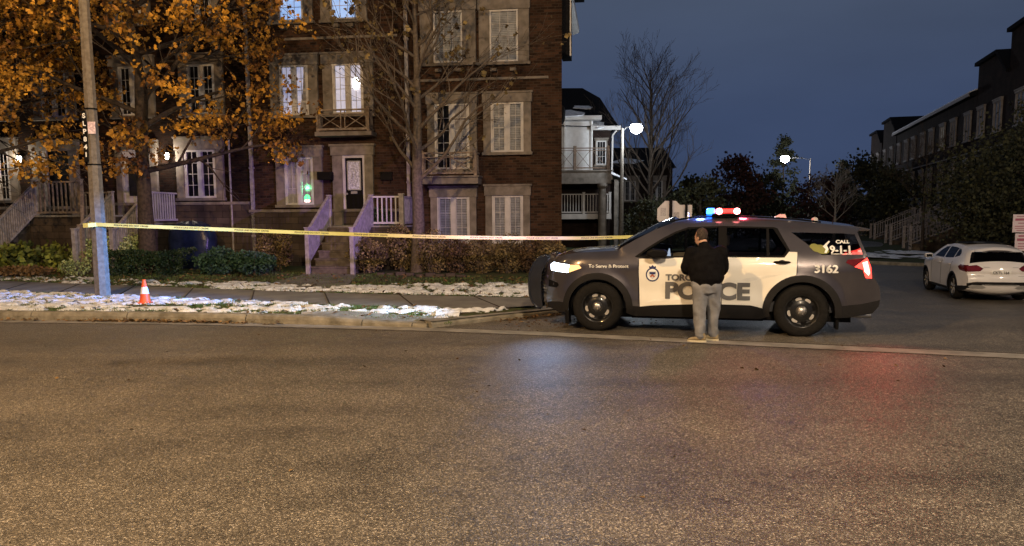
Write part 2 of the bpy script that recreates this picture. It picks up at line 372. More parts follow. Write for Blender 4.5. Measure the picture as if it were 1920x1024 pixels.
g = MB(); g.add([(-1.26, kin(-1.26), .05), (-.85, 12.93, .095), (-.25, 13.40, .10), (.45, 13.93, .13), (-.57, 13.46, .172), (-1.26, near(-1.26), .172)], [(0, 1, 5), (1, 2, 4, 5), (2, 3, 4)]); tag(g.build('verge_corner', M['grass']), kind='structure')
xa_ = [-3.6+.2*i for i in range(13)]; g = MB(); ribbon(g, [Vector((x, kin(x)-.02)) for x in xa_], [Vector((x, kin(x)+.02+.42*sm(-3.6, -2.6, x))) for x in xa_], lambda p: khei(p[0])+.004, lambda p: khei(p[0])+.045); tag(g.build('ramp', M['concrete']), kind='structure')
RY = [(-1.30, 12.50), (-.85, 12.93), (-.25, 13.40), (.55, 13.98)]
patch('sidewalk', near, far, -40, .5, .35, lambda x, y, t: .172 + .04*t, M['walk'], 2)
jn = MB()
for x in [-16.4, -14.9, -13.3, -11.6, -10.0, -8.35, -6.7, -5.1, -3.4, -1.75, -.2]:
    jn.bar((x, near(x)+.01, .178), (x-.55, far(x-.55)-.01, .214), .022, .01)
tag(jn.build('sidewalk_joints', M['mulch']), kind='structure')
A = R(7.5); FO = Vector((1.49, 22.97, 0)); UU = Vector((math.cos(A), -math.sin(A), 0)); NN = Vector((-math.sin(A), -math.cos(A), 0))
def FW(u, off, z=0): return FO + UU*u + NN*off + Vector((0, 0, z))
hf = lambda x: 22.97 - (x-1.49)*math.tan(A) + .4
def hl(x, y, t): return .205 + .10*t + .03*noise.noise(Vector((x*.8, y*.8, 3)))*math.sin(math.pi*t)
patch('lawn', far, hf, -40, 2.4, .3, hl, M['grass'], 14)
def lawn_z(x, y):
    a, b = far(x), hf(x); t = max(0, min(1, (y-a)/(b-a))); return hl(x, y, t)
def verge_z(x, y):
    a, b = kin(x), near(x); t = max(0, min(1, (y-a)/(b-a))); return hv(x, y, t)
# beyond the corner: side yard up to the neighbour house
b = MB(); LC = [(2.4, 15.7), (3.0, 17.8), (4.5, 23), (9.0, 38), (18, 68)]
b.add([(1.9, 15.3, .2), (-12, 23, .31), (-12, 68, .35)] + [(x, y, .10) for x, y in LC[::-1]], [(0, 7, 6, 5, 4, 3, 2, 1)])
tag(b.build('side_yard', M['grass']), kind='structure')
# entry path to the stairs
b = MB()
b.add([(x, y, lawn_z(x, y) + .018) for x, y in [(-5.6, 17.0), (-3.75, 16.25), (-3.85, 18.2), (-4.1, 20.2), (-4.55, 21.4), (-5.85, 21.6), (-5.6, 20.4), (-5.75, 18.8)]], [(0, 1, 2, 7), (7, 2, 3, 6), (6, 3, 4, 5)])
tag(b.build('garden_path', M['walk'], solid=.05), kind='structure')
# right-hand lawn in front of the far row
b = MB(); RL = [(13.2, 43), (15.0, 39.5), (16.6, 37.2), (18.6, 35.3), (21.5, 33.6), (26, 32), (40, 28)]
RI = [(22, 72), (27, 60), (27.5, 52), (27, 47), (29, 42), (34, 38), (44, 32)]
v = []; f = []
for i, (p, q) in enumerate(zip(RL, RI)):
    for j in range(7):
        t = j/6; x = p[0]+(q[0]-p[0])*t; y = p[1]+(q[1]-p[1])*t
        v.append((x, y, terr(*p)*(1-t) + .1*t + .12 + .07*noise.noise(Vector((x*.6, y*.6, 0)))))
        if i and j: k = i*7+j; f.append((k-8, k-7, k, k-1))
b.add(v, f); tag(b.build('far_lawn', M['grass'], smooth=True), kind='structure')
def far_lawn_z(x, y): return -.30
b = MB(); o_ = [(x, y) for x, y in RL]; i_ = offs([Vector(p) for p in RL], -.18); 
for k in range(len(o_)-1):
    p, q = o_[k], o_[k+1]; b.bar((p[0], p[1], terr(*p)+.06), (q[0], q[1], terr(*q)+.06), .18, .17)
tag(b.build('far_kerb', M['kerb']), kind='structure')

# ---------------------------------------------------------------- snow, grass, leaves (stuff)
def snow_patch(x0, x1, fa, fb, fz, step, thr, seed, name, fs=1.6, dens=None):
    b = MB(); nx = int((x1-x0)/step); idx = {}
    def h(x, y, t):
        n = noise.noise(Vector((x*fs, y*fs*2.4, seed))) *.6 + .55*noise.noise(Vector((x*fs*3.1, y*fs*6.5, seed+5))) + .25*noise.noise(Vector((x*17, y*24, seed)))
        e = min(t, 1-t) * 9; th = thr(x, y) + max(0, .5 - e)*.5
        return n - th
    cols = []
    for i in range(nx+1):
        x = x0 + i*step; a, c = fa(x), fb(x); ny = max(2, int((c-a)/(step*.8))); cols.append((x, a, c))
    ny = int(max(c-a for _, a, c in cols)/(step*.8)) + 1
    H = [[0]*(ny+1) for _ in cols]
    for i, (x, a, c) in enumerate(cols):
        for j in range(ny+1):
            t = j/ny; y = a + (c-a)*t; H[i][j] = (h(x, y, t), x, y)
    for i in range(nx):
        for j in range(ny):
            q = [H[i][j], H[i+1][j], H[i+1][j+1], H[i][j+1]]
            if max(k[0] for k in q) > 0:
                ids = []
                for (di, dj) in ((0,0),(1,0),(1,1),(0,1)):
                    key = (i+di, j+dj)
                    if key not in idx:
                        hh, x, y = H[i+di][j+dj]
                        z = fz(x, y) + (min(.050, .006 + hh*.16) + .010*noise.noise(Vector((x*16, y*16, 1))) if hh > 0 else -.012)
                        idx[key] = len(b.v); b.v.append((x, y, z))
                    ids.append(idx[key])
                b.f.append(tuple(ids)); b.m.append(0)
    return tag(b.build(name, M['snow'], smooth=True), kind='stuff')
snow_patch(-19, -.9, lambda x: kin(x)+.0, lambda x: near(x)-.04, verge_z, .05, lambda x, y: (-.02 + .08*sm(-6, -3, x)) + .7*sm(-3.6, -2.6, x)*sm(.55, .35, y-kin(x)) + (.5*sm(.4,.2,abs(x+6.3)/3)*(1 if abs(y-14.3) < .3 else 0)), 2.0, 'snow_on_verge')
snow_patch(-1.3, -.05, lambda x: interp(RY, x)+.10, lambda x: max(interp(RY, x)+.14, near(x)-.05), lambda x, y: .10+.07*sm(interp(RY, x), near(x)+.01, y), .04, lambda x, y: -.02, 21.0, 'snow_on_corner')
snow_patch(-4.9, .9, lambda x: far(x)+.1, lambda x: far(x)+.1+2.4*sm(-4.9, -2.5, x)+.5, lawn_z, .05, lambda x, y: -.01 + .5*sm(17.0, 18.4, y), 7.0, 'snow_on_lawn')
snow_patch(-18, -4.6, lambda x: far(x)+.05, lambda x: far(x)+1.5, lawn_z, .05, lambda x, y: .20 - .22*sm(-7.6, -6.6, x), 11.0, 'snow_dusting')
snow_patch(16.8, 21.5, lambda x: interp(RL, x)+1.2, lambda x: interp(RL, x)+6.0, lambda x, y: terr(x, y)+.26+.02*(y-37), .16, lambda x, y: .02, 4.0, 'snow_by_far_houses', fs=.5)

def blades(name, n, fx, fz, m, hh=.06, w=.006, seed=1):
    r = random.Random(seed); b = MB()
    for _ in range(n):
        x, y = fx(r)
        if noise.noise(Vector((x*1.2, y*1.2, 9))) < -.15 and r.random() < .7: continue
        z = fz(x, y) - .01; a = r.uniform(0, 6.28); h = hh*r.uniform(.5, 1.3); l = r.uniform(-.03, .03)
        dx, dy = math.cos(a)*w, math.sin(a)*w
        b.add([(x-dx, y-dy, z), (x+dx, y+dy, z), (x + l, y + r.uniform(-.03, .03), z+h)], [(0, 1, 2)])
    return tag(b.build(name, m), kind='stuff')
def rv(r):
    x = r.uniform(-15, -1.0); return x, r.uniform(kin(x)+.02, near(x)-.02)
def rl(r):
    x = r.uniform(-17, 1.2); a = far(x); return x, a + (min(hf(x)-2.2, a+4.5)-a)*r.random()
blades('grass_verge', 26000, rv, verge_z, M['blade'], .05, .007)
blades('grass_lawn', 24000, rl, lawn_z, M['blade'], .06, .008, 2)

def leafquad(b, p, s, r, flat=False, m=0, droop=False):
    if flat: nrm = Vector((r.gauss(0, .35), r.gauss(0, .35), 1)).normalized()
    else: nrm = Vector((r.gauss(0, 1), r.gauss(0, 1), r.gauss(0, .7) )).normalized()
    a = nrm.orthogonal().normalized(); a = Matrix.Rotation(r.uniform(0, 6.28), 3, nrm) @ a; c = nrm.cross(a); p = Vector(p)
    l = s*r.uniform(.7, 1.3); w = l*.42; k = nrm*l*.12
    b.add([p, p + a*l*.45 + c*w + k, p + a*l, p + a*l*.45 - c*w + k], [(0, 1, 2), (0, 2, 3)], m)
fl = MB(); r = random.Random(8)
for _ in range(1500):
    x, y = rl(r); leafquad(fl, (x, y, lawn_z(x, y)+.02), .09, r, True)
for _ in range(260):
    x, y = rv(r); leafquad(fl, (x, y, verge_z(x, y)+.03), .09, r, True)
for _ in range(520):            # leaves drifted along the gutter
    x = r.choice([r.gauss(-6.6, .5), r.gauss(-5.5, .5), r.uniform(-14, -3.5)]); leafquad(fl, (x, interp(EDGE, x)-abs(r.gauss(0, .06))-.02, .015), .08, r, True)
for _ in range(260):
    k = r.randrange(3, len(RA)-1); p = RA[k].lerp(RA[k+1], r.random()); leafquad(fl, (p.x + abs(r.gauss(0, .09))+.02, p.y-abs(r.gauss(0, .09))-.02, .012), .06, r, True)
for _ in range(90): leafquad(fl, (r.uniform(-14, 8), r.uniform(3, 12), .008), .05, r, True)
for _ in range(200): leafquad(fl, (r.gauss(1.0, .8), r.gauss(12.9, .35), .01), .045, r, True)
tag(fl.build('fallen_leaves', M['fleaf']), kind='stuff')
# ---------------------------------------------------------------- windows, doors, houses (local frame: x right, -y towards the street, z up)
def window(par, x0, z0, x1, z1, back='blind', cols=2, rows=4, muntin=True, frame='white', sill=True, sur=(.24, .30), name='window', y=0, curtains=False, sm_='stone'):
    s = MB(); a, t = sur
    s.box(x0-a, y-.09, z0, x0, y+.02, z1, 0); s.box(x1, y-.09, z0, x1+a, y+.02, z1, 0)
    s.box(x0-a-.03, y-.12, z1, x1+a+.03, y+.02, z1+t, 0); s.box(x0-a-.06, y-.15, z1+t, x1+a+.06, y+.02, z1+t+.06, 0)
    if sill: s.box(x0-a-.04, y-.14, z0-.09, x1+a+.04, y+.02, z0, 0)
    w = s.build(name, M[sm_], par, bevel=.008)
    f = MB(); fw = .055; xm = (x0+x1)/2
    f.box(x0, y-.07, z0, x0+fw, y-.001, z1); f.box(x1-fw, y-.07, z0, x1, y-.001, z1)
    f.box(x0+fw, y-.07, z1-fw, x1-fw, y-.001, z1); f.box(x0+fw, y-.07, z0, x1-fw, y-.001, z0+fw)
    halves = [(x0+fw, x1-fw)]
    if cols == 2:
        f.box(xm-.055, y-.075, z0+fw, xm+.055, y-.001, z1-fw); halves = [(x0+fw, xm-.055), (xm+.055, x1-fw)]
        for p, q in halves:
            f.box(p, y-.062, z0+fw, p+.035, y-.001, z1-fw); f.box(q-.035, y-.062, z0+fw, q, y-.001, z1-fw)
    for p, q in halves if muntin else ():
        nv = 2 if cols == 2 else 3
        for k in range(1, nv): f.box(p+(q-p)*k/nv-.009, y-.040, z0+fw, p+(q-p)*k/nv+.009, y-.028, z1-fw)
        for k in range(1, rows):
            zz = z0+fw + (z1-z0-2*fw)*k/rows; f.box(p, y-.039, zz-.009, q, y-.029, zz+.009)
    f.build('frame', M[frame], w, bevel=.004)
    MB().add([(x0+fw, y-.026, z0+fw), (x1-fw, y-.026, z0+fw), (x1-fw, y-.026, z1-fw), (x0+fw, y-.026, z1-fw)], [(0,1,2,3)]).build('pane', M['glass'], w)
    k = MB()
    if back == 'blind':
        z = z0+.02
        while z < z1-.02: k.add([(x0+fw, y-.006, z), (x1-fw, y-.006, z), (x1-fw, y-.019, z+.042), (x0+fw, y-.019, z+.042)], [(0,1,2,3)]); z += .05
        k.build('blind', M['blind'], w)
    elif back == 'curtain':
        n = 40; v = []; fs = []
        for i in range(n+1):
            x = x0+fw + (x1-x0-2*fw)*i/n; yy = y-.012+.006*math.sin(i*1.9)+.002*math.sin(i*5.1)
            v += [(x, yy, z0), (x, yy, z1)]
            if i: fs.append((2*i-2, 2*i, 2*i+1, 2*i-1))
        k.add(v, fs).build('curtain', M['curtain'], w, smooth=True)
    else: k.box(x0+fw, y-.004, z0+fw, x1-fw, y-.002, z1-fw).build('room', M[back], w)
    if curtains:
        n = 14; v = []; fs = []
        for i in range(n+1):
            for j in range(7):
                t = j/6; wd = .10+.20*t*t if curtains == 1 else (x1-x0)/2-.08; x = x1-fw-wd*(1-i/n); v.append((x, y-.014-.006*math.sin(i*2.2), z0+(z1-z0)*(1-t)))
                if i and j: q = i*7+j; fs.append((q-8, q-7, q, q-1))
        MB().add(v, fs).build('curtain', M['curtain'], w, smooth=True)
    return w
def arch(par, xc, z, w, y=0):
    b = MB(); n = 14
    for i in range(n):
        a0 = math.pi*i/n+.01; a1 = math.pi*(i+1)/n-.01
        p = [(xc+math.cos(a)*q, z+math.sin(a)*q) for a, q in ((a0, w), (a1, w), (a1, w+.22), (a0, w+.22))]
        b.prism(p, y-.08, y+.0, 'y')
    b.build('arch_trim', M['stone'], par)
def railing(par, p, q, h=.92, step=.105, name='railing', m='woodrail', cross=False):
    b = MB(); p = Vector(p); q = Vector(q); L_ = (q-p).length; n = max(2, int(L_/step)); up = Vector((0, 0, 1))
    b.bar(p+up*h, q+up*h, .08, .045); b.bar(p+up*.10, q+up*.10, .05, .06)
    if cross:
        b.bar(p+up*(h-.12), q+up*(h-.12), .03, .03)
        k = 2
        for i in range(k):
            a = p.lerp(q, (i+.08)/k); c = p.lerp(q, (i+.92)/k)
            for s_ in (a, c): b.bar(s_+up*.10, s_+up*h, .025, .025)
            b.bar(a+up*.13, c+up*(h-.12), .022, .022); b.bar(a+up*(h-.12), c+up*.13, .022, .022)
    else:
        for i in range(1, n): c = p.lerp(q, i/n); b.box(c.x-.017, c.y-.017, c.z+.12, c.x+.017, c.y+.017, c.z+h-.02)
    return b.build(name, M[m], par)
def post(par, p, h=1.05, w=.10, m='woodrail', name='post'):
    b = MB(); b.box(p[0]-w/2, p[1]-w/2, p[2], p[0]+w/2, p[1]+w/2, p[2]+h)
    b.box(p[0]-w/2-.015, p[1]-w/2-.015, p[2]+h, p[0]+w/2+.015, p[1]+w/2+.015, p[2]+h+.03)
    return b.build(name, M[m], par, bevel=.006)
def stairs(par, x0, x1, ytop, ybot, ztop, zbot, n, m='step', name='steps'):
    b = MB()
    for k in range(n):
        z = zbot + (ztop-zbot)*(k+1)/n; y = ybot + (ytop-ybot)*k/n
        b.box(x0, y, zbot-.25, x1, ytop+.001*k, z-.045); b.box(x0-.02, y-.025, z-.045, x1+.02, y+(ytop-ybot)/n + .01, z)
    return b.build(name, M[m], par, bevel=.006)
def downspout(par, x, z0, z1, y=0):
    b = MB(); b.box(x-.05, y-.10, z0, x+.05, y-.02, z1)
    z = z0+.6
    while z < z1: b.box(x-.07, y-.108, z, x+.07, y-.0, z+.05); z += 2.1
    b.build('downspout', M['trimgrey'], par)
def shell(par, x0, x1, ztop, depth=10, z0=-.3, m='brick', ridge=2.8, base=None, xs=0):
    b = MB(); t = xs*depth
    b.add([(x0,0,z0),(x1,0,z0),(x1+t,depth,z0),(x0,depth,z0),(x0,0,ztop),(x1,0,ztop),(x1+t,depth,ztop),(x0,depth,ztop)], [(4,5,6,7),(0,1,5,4),(1,2,6,5),(2,3,7,6),(3,0,4,7)])
    b.build('wall', M[m], par)
    r = MB(); r.prism([(-.35, ztop+.02), (depth+.35, ztop+.02), (depth+.35, ztop+.12), (depth/2, ztop+ridge), (-.35, ztop+.12)], x0-.01, x1+.25 if xs else x1, 'x'); r.build('roof', M['shingle'], par)
    if base: MB().box(x0, -.10, z0, x1, .0, base).build('stone_base', M['base'], par); MB().box(x0-.01, -.15, base, x1+.01, .0, base+.09).build('base_course', M['stone'], par, bevel=.01)
def band(par, x0, x1, z): MB().box(x0, -.05, z, x1, .0, z+.07).build('band_course', M['stone'], par)

def row(u): return FW(u, 0)
# --- house 1: right end unit
U1 = -2.3
t = thing('townhouse', 'end brick townhouse nearest the corner, small juliet balcony above the brown hedge', 'townhouse', row(U1), -A, 'brick townhouses along the near street'); X = lambda u: u-U1
h1 = t
shell(t, X(-4.70), X(0), 10.6, xs=-.10)
for (a, z0, b_, z1, bk, cols, rows, sur) in [(-3.79, 6.30, -2.92, 7.79, 'blind', 1, 4, (.40,.34)), (-2.11, 6.28, -1.27, 7.76, 'blind', 1, 4, (.32,.34)),
     (-2.10, 3.68, -1.12, 5.12, 'blind', 2, 4, (.22,.26)), (-3.76, .98, -2.76, 2.37, 'blind', 2, 3, (.20,.28)), (-2.08, .98, -1.14, 2.40, 'blind', 2, 3, (.20,.28)),
     (-3.79, 8.9, -2.92, 10.2, 'blind', 1, 4, (.40,.3)), (-2.11, 8.9, -1.27, 10.2, 'blind', 1, 4, (.32,.3))]:
    window(t, X(a), z0, X(b_), z1, bk, cols, rows, sur=sur)
w = window(t, X(-3.80), 3.20, X(-2.74), 5.12, 'darkroom', 2, 5, sur=(.22,.26), curtains=2)
for u, z in ((-3.65, 6.16), (-3.05, 6.16), (-2.0, 6.13), (-1.42, 6.13)): MB().box(X(u)-.09, -.13, z-.12, X(u)+.09, 0, z-.03).build('sill_block', M['stone'], t)
band(t, X(-4.70), X(-.39), 5.78)
b = MB(); b.box(X(-4.19), -.62, 2.74, X(-2.40), 0, 2.93); b.box(X(-4.23), -.68, 2.93, X(-2.36), 0, 2.98); b.build('balcony_ledge', M['stone'], t, bevel=.01)
railing(t, (X(-4.08), -.58, 2.96), (X(-2.48), -.58, 2.96), .68, name='balcony_railing', cross=True)
for u in (-4.08, -2.48): post(t, (X(u), -.58, 2.98), .70, .09, name='balcony_post'); railing(t, (X(u), -.55, 2.96), (X(u), -.03, 2.96), .68, name='balcony_railing')
b = MB(); b.box(X(-.06), .35, 6.5, X(.22), 1.3, 8.3); b.build('side_bay', M['shingle'], t)
b = MB(); b.box(X(.21), .31, 6.46, X(.25), .36, 8.32); b.box(X(-.06), .30, 8.30, X(.16), 1.34, 8.36); b.build('bay_trim', M['white'], t)
b = MB(); b.prism([(X(-.15), 9.0), (X(.10), 9.1), (X(.10), 9.3), (X(-.15), 9.3)], .02, 9, 'y'); b.build('eaves', M['white'], t)
b = MB(); b.prism([(X(-.05), 4.55), (X(.03), 4.7), (X(.05), 5.0), (X(-.05), 5.1)], .3, 1.0, 'y'); b.build('side_bracket', M['shingle'], t)
downspout(t, X(-4.62), 2.2, 10.5)

# --- house 2: middle unit with door, stairs
U2 = -7.2
t = thing('townhouse', 'middle brick townhouse with lit upper windows and black front door with oval-pattern glass', 'townhouse', row(U2), -A, 'brick townhouses along the near street'); X = lambda u: u-U2
shell(t, X(-9.72), X(-4.71), 10.6, base=1.95)
h2 = t
for a, z0, b_, z1, bk, cols, rows, cu in [(-8.56, 7.67, -7.78, 9.2, 'litblue', 1, 4, 0), (-6.93, 7.66, -6.10, 9.2, 'litblue', 1, 4, 0),
     (-8.61, 4.89, -7.69, 6.38, 'litwhite', 2, 4, 1), (-6.93, 4.90, -5.96, 6.38, 'litwarm', 2, 4, 0)]:
    window(t, X(a), z0, X(b_), z1, bk, cols, rows, sur=(.30,.28), curtains=cu)
w = window(t, X(-8.55), 2.18, X(-7.62), 3.62, 'curtain', 2, 3, sur=(.28,.30), muntin=True)
for u, z in ((-8.4, 7.5), (-7.95, 7.5), (-6.75, 7.5), (-6.3, 7.5)): MB().box(X(u)-.09, -.13, z-.06, X(u)+.09, 0, z+.04).build('sill_block', M['stone'], t)
band(t, X(-8.4), X(-4.9), 7.12)
b = MB(); b.box(X(-7.35), -.55, 4.20, X(-5.60), 0, 4.33); b.build('balcony_ledge', M['stone'], t, bevel=.01)
railing(t, (X(-7.26), -.50, 4.30), (X(-5.70), -.50, 4.30), .66, name='balcony_railing', cross=True)
for u in (-7.26, -5.70): post(t, (X(u), -.50, 4.33), .68, .08, name='balcony_post'); railing(t, (X(u), -.46, 4.30), (X(u), -.03, 4.30), .66, name='balcony_railing')
# door with surround
b = MB(); b.box(X(-7.00), -.11, 1.52, X(-6.68), 0, 3.66); b.box(X(-5.98), -.11, 1.52, X(-5.72), 0, 3.66); b.box(X(-7.04), -.14, 3.66, X(-5.68), 0, 3.93); b.box(X(-7.08), -.17, 3.93, X(-5.64), 0, 4.0)
b.build('door_surround', M['stone'], t, bevel=.01)
b = MB(); b.box(X(-6.68), -.08, 1.52, X(-6.60), 0, 3.66); b.box(X(-6.05), -.08, 1.52, X(-5.98), 0, 3.66); b.box(X(-6.60), -.08, 3.58, X(-6.05), 0, 3.66); b.build('door_frame', M['white'], t)
d = MB().box(X(-6.60), -.05, 1.54, X(-6.05), -.002, 3.58).build('door', M['black'], t, bevel=.01)
b = MB(); gx0, gx1, gz0, gz1 = X(-6.53), X(-6.13), 2.62, 3.48
b.box(gx0, -.056, gz0, gx1, -.052, gz1); b.build('door_glass', mat('frosted door glass', (.62,.64,.66), (.32,.33,.34), .25, scale=18, contrast=.2, bump=.4, bscale=25), d)
b = MB()
for (p, q) in (((gx0,gz0),(gx1,gz0)), ((gx1,gz0),(gx1,gz1)), ((gx1,gz1),(gx0,gz1)), ((gx0,gz1),(gx0,gz0))): b.bar((p[0], -.06, p[1]), (q[0], -.06, q[1]), .03, .03)
cx, cz = (gx0+gx1)/2, (gz0+gz1)/2
for s_ in (1, -1):
    b.tube([(cx+s_*.02, -.062, cz-.3), (cx+s_*.12, -.062, cz-.12), (cx+s_*.03, -.062, cz+.02), (cx+s_*.12, -.062, cz+.14), (cx, -.062, cz+.32)], .007, 4)
    b.tube([(cx, -.062, cz-.2), (cx+s_*.07, -.062, cz), (cx, -.062, cz+.2)], .006, 4)
b.build('door_leading', M['metal'], d)
b = MB(); b.lathe([(.0, -.10), (.03, -.10), (.03, -.05)], (X(-6.56), 0, 2.5), 'y', 10); b.build('door_knob', M['metal'], d)
MB().box(X(-6.44), -.07, 2.50, X(-6.24), -.05, 2.58).build('mail_slot', M['metal'], d)
# porch slab, stairs, rails
MB().box(X(-6.75), -1.55, .2, X(-4.42), -.101, 1.50).build('porch', M['base'], t)
MB().box(X(-6.80), -1.60, 1.50, X(-4.38), -.12, 1.545).build('porch_slab', M['concrete'], t)
stairs(t, X(-6.52), X(-5.42), -1.61, -3.15, 1.50, .27, 6)
for u in (-6.60, -5.36):
    post(t, (X(u), -3.2, .22), 1.28, .11, 'trimgrey'); post(t, (X(u), -1.50, 1.52), .88, .11, 'trimgrey')
    railing(t, (X(u), -3.2, .48), (X(u), -1.55, 1.46), .92, .09, 'stair_railing', 'trimgrey')
post(t, (X(-4.46), -1.50, 1.54), .88, .13, 'trimgrey')
railing(t, (X(-5.3), -1.50, 1.52), (X(-4.5), -1.50, 1.52), .84, .125, 'porch_railing', 'white'); railing(t, (X(-4.46), -1.45, 1.52), (X(-4.46), -.15, 1.52), .84, .125, 'porch_railing', 'trimgrey')
downspout(t, X(-9.62), .6, 10.5)
b = MB(); b.tube([(X(-10.3), -.12, .5), (X(-10.3), -.12, 4.2)], .03, 6)
b.build('pipe', M['trimgrey'], t)
# mailbox beside the door
b = MB(); b.box(-.18, -.09, 0, .18, 0, .20); b.prism([(-.20, .20), (.20, .20), (.19, .25), (-.19, .25)], -.10, 0, 'y'); b.tube([(-.12, -.05, 0), (-.12, -.05, -.10), (-.12, -.11, -.12)], .01, 5); b.tube([(.12, -.05, 0), (.12, -.05, -.10), (.12, -.11, -.12)], .01, 5)
tag(b.build('mailbox', M['black'], None, loc=FW(-5.32, .0, 2.90), rz=-A, bevel=.008), 'small black mailbox on brick wall right of the black front door', 'mailbox')
# chandelier behind the second-floor window
t2 = thing('pendant_lamp', 'glowing white pendant lamp hanging inside the upper right lit window', 'pendant lamp', FW(-6.20, .022, 5.62), -A)
b = MB(); b.lathe([(.0, 0), (.06, .01), (.10, .08), (.11, .2), (.08, .3), (.03, .35), (0, .36)], n=16); o = b.build('lamp_shade', M['bulb'], t2, smooth=True); o.scale = (1, .04, 1)
b = MB(); b.tube([(0, 0, .36), (0, 0, .55)], .008, 5); b.tube([(-.10, 0, .50), (.03, 0, .52)], .008, 5); b.build('cord', M['metal'], t2)
# green light in ground window
t3 = thing('glowing_ornament', 'small green and pink glowing ornament in the curtained ground-floor window', 'ornament', FW(-7.86, .034, 2.24), -A)
b = MB(); b.lathe([(0, .05), (.09, .08), (.10, .16), (.05, .24), (0, .26)], n=12); o = b.build('green_glow', M['green'], t3, smooth=True); o.scale = (1, .03, 1)
b = MB(); b.lathe([(0, 0), (.09, .02), (.10, .08), (.0, .12)], (0, -.004, 0), n=12); o = b.build('pink_glow', M['pink'], t3, smooth=True); o.scale = (1, .04, 1)
lamp('ornament_light', 'POINT', FW(-7.84, .075, 2.70), 5, (.12, 1, .35), .03)
# wreath-like hanging pot, side shelves beside porch
b = MB(); b.box(-.22, -.30, 0, .22, 0, .24)
tag(b.build('planter_box', M['black'], None, loc=FW(-7.18, .05, 2.92), rz=-A, bevel=.01), 'dark box mounted on wall between curtained window and black door', 'planter box')

# --- houses 3 and 4: to the left behind the oak
U3 = -12.4
t = thing('townhouse', 'brick townhouse behind the amber oak with white lit ground window and stone band', 'townhouse', row(U3), -A, 'brick townhouses along the near street'); X = lambda u: u-U3
shell(t, X(-14.85), X(-9.73), 10.6, base=2.20, m='brick_shade')
h3 = t
window(t, X(-11.85), 2.42, X(-10.80), 3.90, 'darkroom', 2, 4, sur=(.26,.36))
for a, z0, b_, z1 in [(-13.9, 5.0, -13.0, 6.5), (-11.6, 5.0, -10.7, 6.5), (-13.9, 7.8, -13.0, 9.2), (-11.6, 7.8, -10.7, 9.2)]: window(t, X(a), z0, X(b_), z1, 'darkroom', 2, 4, sur=(.28,.28))
arch(t, X(-11.15), 6.75, .5)
b = MB(); b.box(X(-14.15), -.11, 1.62, X(-13.93), 0, 3.95); b.box(X(-13.05), -.11, 1.62, X(-12.75), 0, 3.95); b.box(X(-14.2), -.14, 3.95, X(-12.7), 0, 4.25); b.build('door_surround', M['stone'], t, bevel=.01)
d = MB().box(X(-13.93), -.05, 1.62, X(-13.05), 0, 3.95).build('door', M['white'], t)
MB().box(X(-13.75), -.06, 2.5, X(-13.25), -.05, 3.7).build('door_glass', M['darkroom'], d)
MB().box(X(-14.3), -1.7, .2, X(-12.15), -.101, 1.60).build('porch', M['base'], t)
MB().box(X(-14.32), -1.75, 1.60, X(-12.1), -.12, 1.65).build('porch_slab', M['concrete'], t)
stairs(t, X(-13.2), X(-12.2), -1.76, -3.3, 1.6, .3, 6)
for u in (-13.28, -12.15):
    post(t, (X(u), -3.35, .25), 1.25, .11, 'trimgrey'); post(t, (X(u), -1.65, 1.62), .95, .11, 'trimgrey'); railing(t, (X(u), -3.35, .5), (X(u), -1.7, 1.58), .92, .10, 'stair_railing', 'trimgrey')
railing(t, (X(-12.12), -1.65, 1.64), (X(-12.12), -.15, 1.64), .92, .12, 'porch_railing', 'white')
railing(t, (X(-14.25), -1.65, 1.64), (X(-13.3), -1.65, 1.64), .92, .12, 'porch_railing', 'woodrail')

U4 = -17.4
t = thing('townhouse', 'leftmost brick townhouse with dark doorway, pale pilasters and lantern between window and door', 'townhouse', row(U4), -A, 'brick townhouses along the near street'); X = lambda u: u-U4
shell(t, X(-19.9), X(-14.86), 10.6, base=2.1, m='brick_shade')
window(t, X(-18.75), 2.40, X(-17.88), 4.0, 'darkroom', 2, 4, sur=(.28,.36))
for a, z0, b_, z1 in [(-18.8, 5.0, -17.9, 6.5), (-16.6, 5.0, -15.7, 6.5), (-18.8, 7.8, -17.9, 9.2), (-16.6, 7.8, -15.7, 9.2)]: window(t, X(a), z0, X(b_), z1, 'darkroom', 2, 4, sur=(.28,.28))
b = MB(); b.box(X(-17.05), -.13, 1.85, X(-16.75), 0, 3.95); b.box(X(-15.75), -.13, 1.85, X(-15.45), 0, 3.95); b.box(X(-17.1), -.16, 3.95, X(-15.4), 0, 4.30); b.build('door_surround', M['stone'], t, bevel=.01)
b = MB(); b.box(X(-16.75), -.10, 1.85, X(-16.52), 0, 3.95); b.build('shutter', M['trimgrey'], t)
d = MB().box(X(-16.52), -.04, 1.85, X(-15.75), -.0, 3.95).build('door', M['black'], t, bevel=.01)
MB().box(X(-17.1), -1.9, .2, X(-14.0), -.101, 1.85).build('porch', M['base'], t)
MB().box(X(-17.12), -1.95, 1.85, X(-13.98), -.12, 1.90).build('porch_slab', M['concrete'], t)
railing(t, (X(-15.55), -1.88, 1.88), (X(-14.15), -1.88, 1.88), 1.0, .13, 'porch_railing', 'woodrail')
stairs(t, X(-16.9), X(-15.75), -1.96, -3.7, 1.85, .3, 7)
for u in (-16.95, -15.6):
    post(t, (X(u), -3.75, .25), 1.3, .12, 'trimgrey'); post(t, (X(u), -1.85, 1.88), 1.05, .12, 'trimgrey'); railing(t, (X(u), -3.75, .5), (X(u), -1.9, 1.85), .95, .10, 'stair_railing', 'trimgrey')
post(t, (X(-14.1), -1.88, 1.88), 1.05, .13, 'woodrail')
railing(t, (X(-14.05), -1.88, 1.88), (X(-13.2), -3.1, .6), .92, .10, 'stair_railing', 'woodrail'); post(t, (X(-13.25), -3.1, .3), 1.3, .12, 'woodrail')
U5 = -22.4
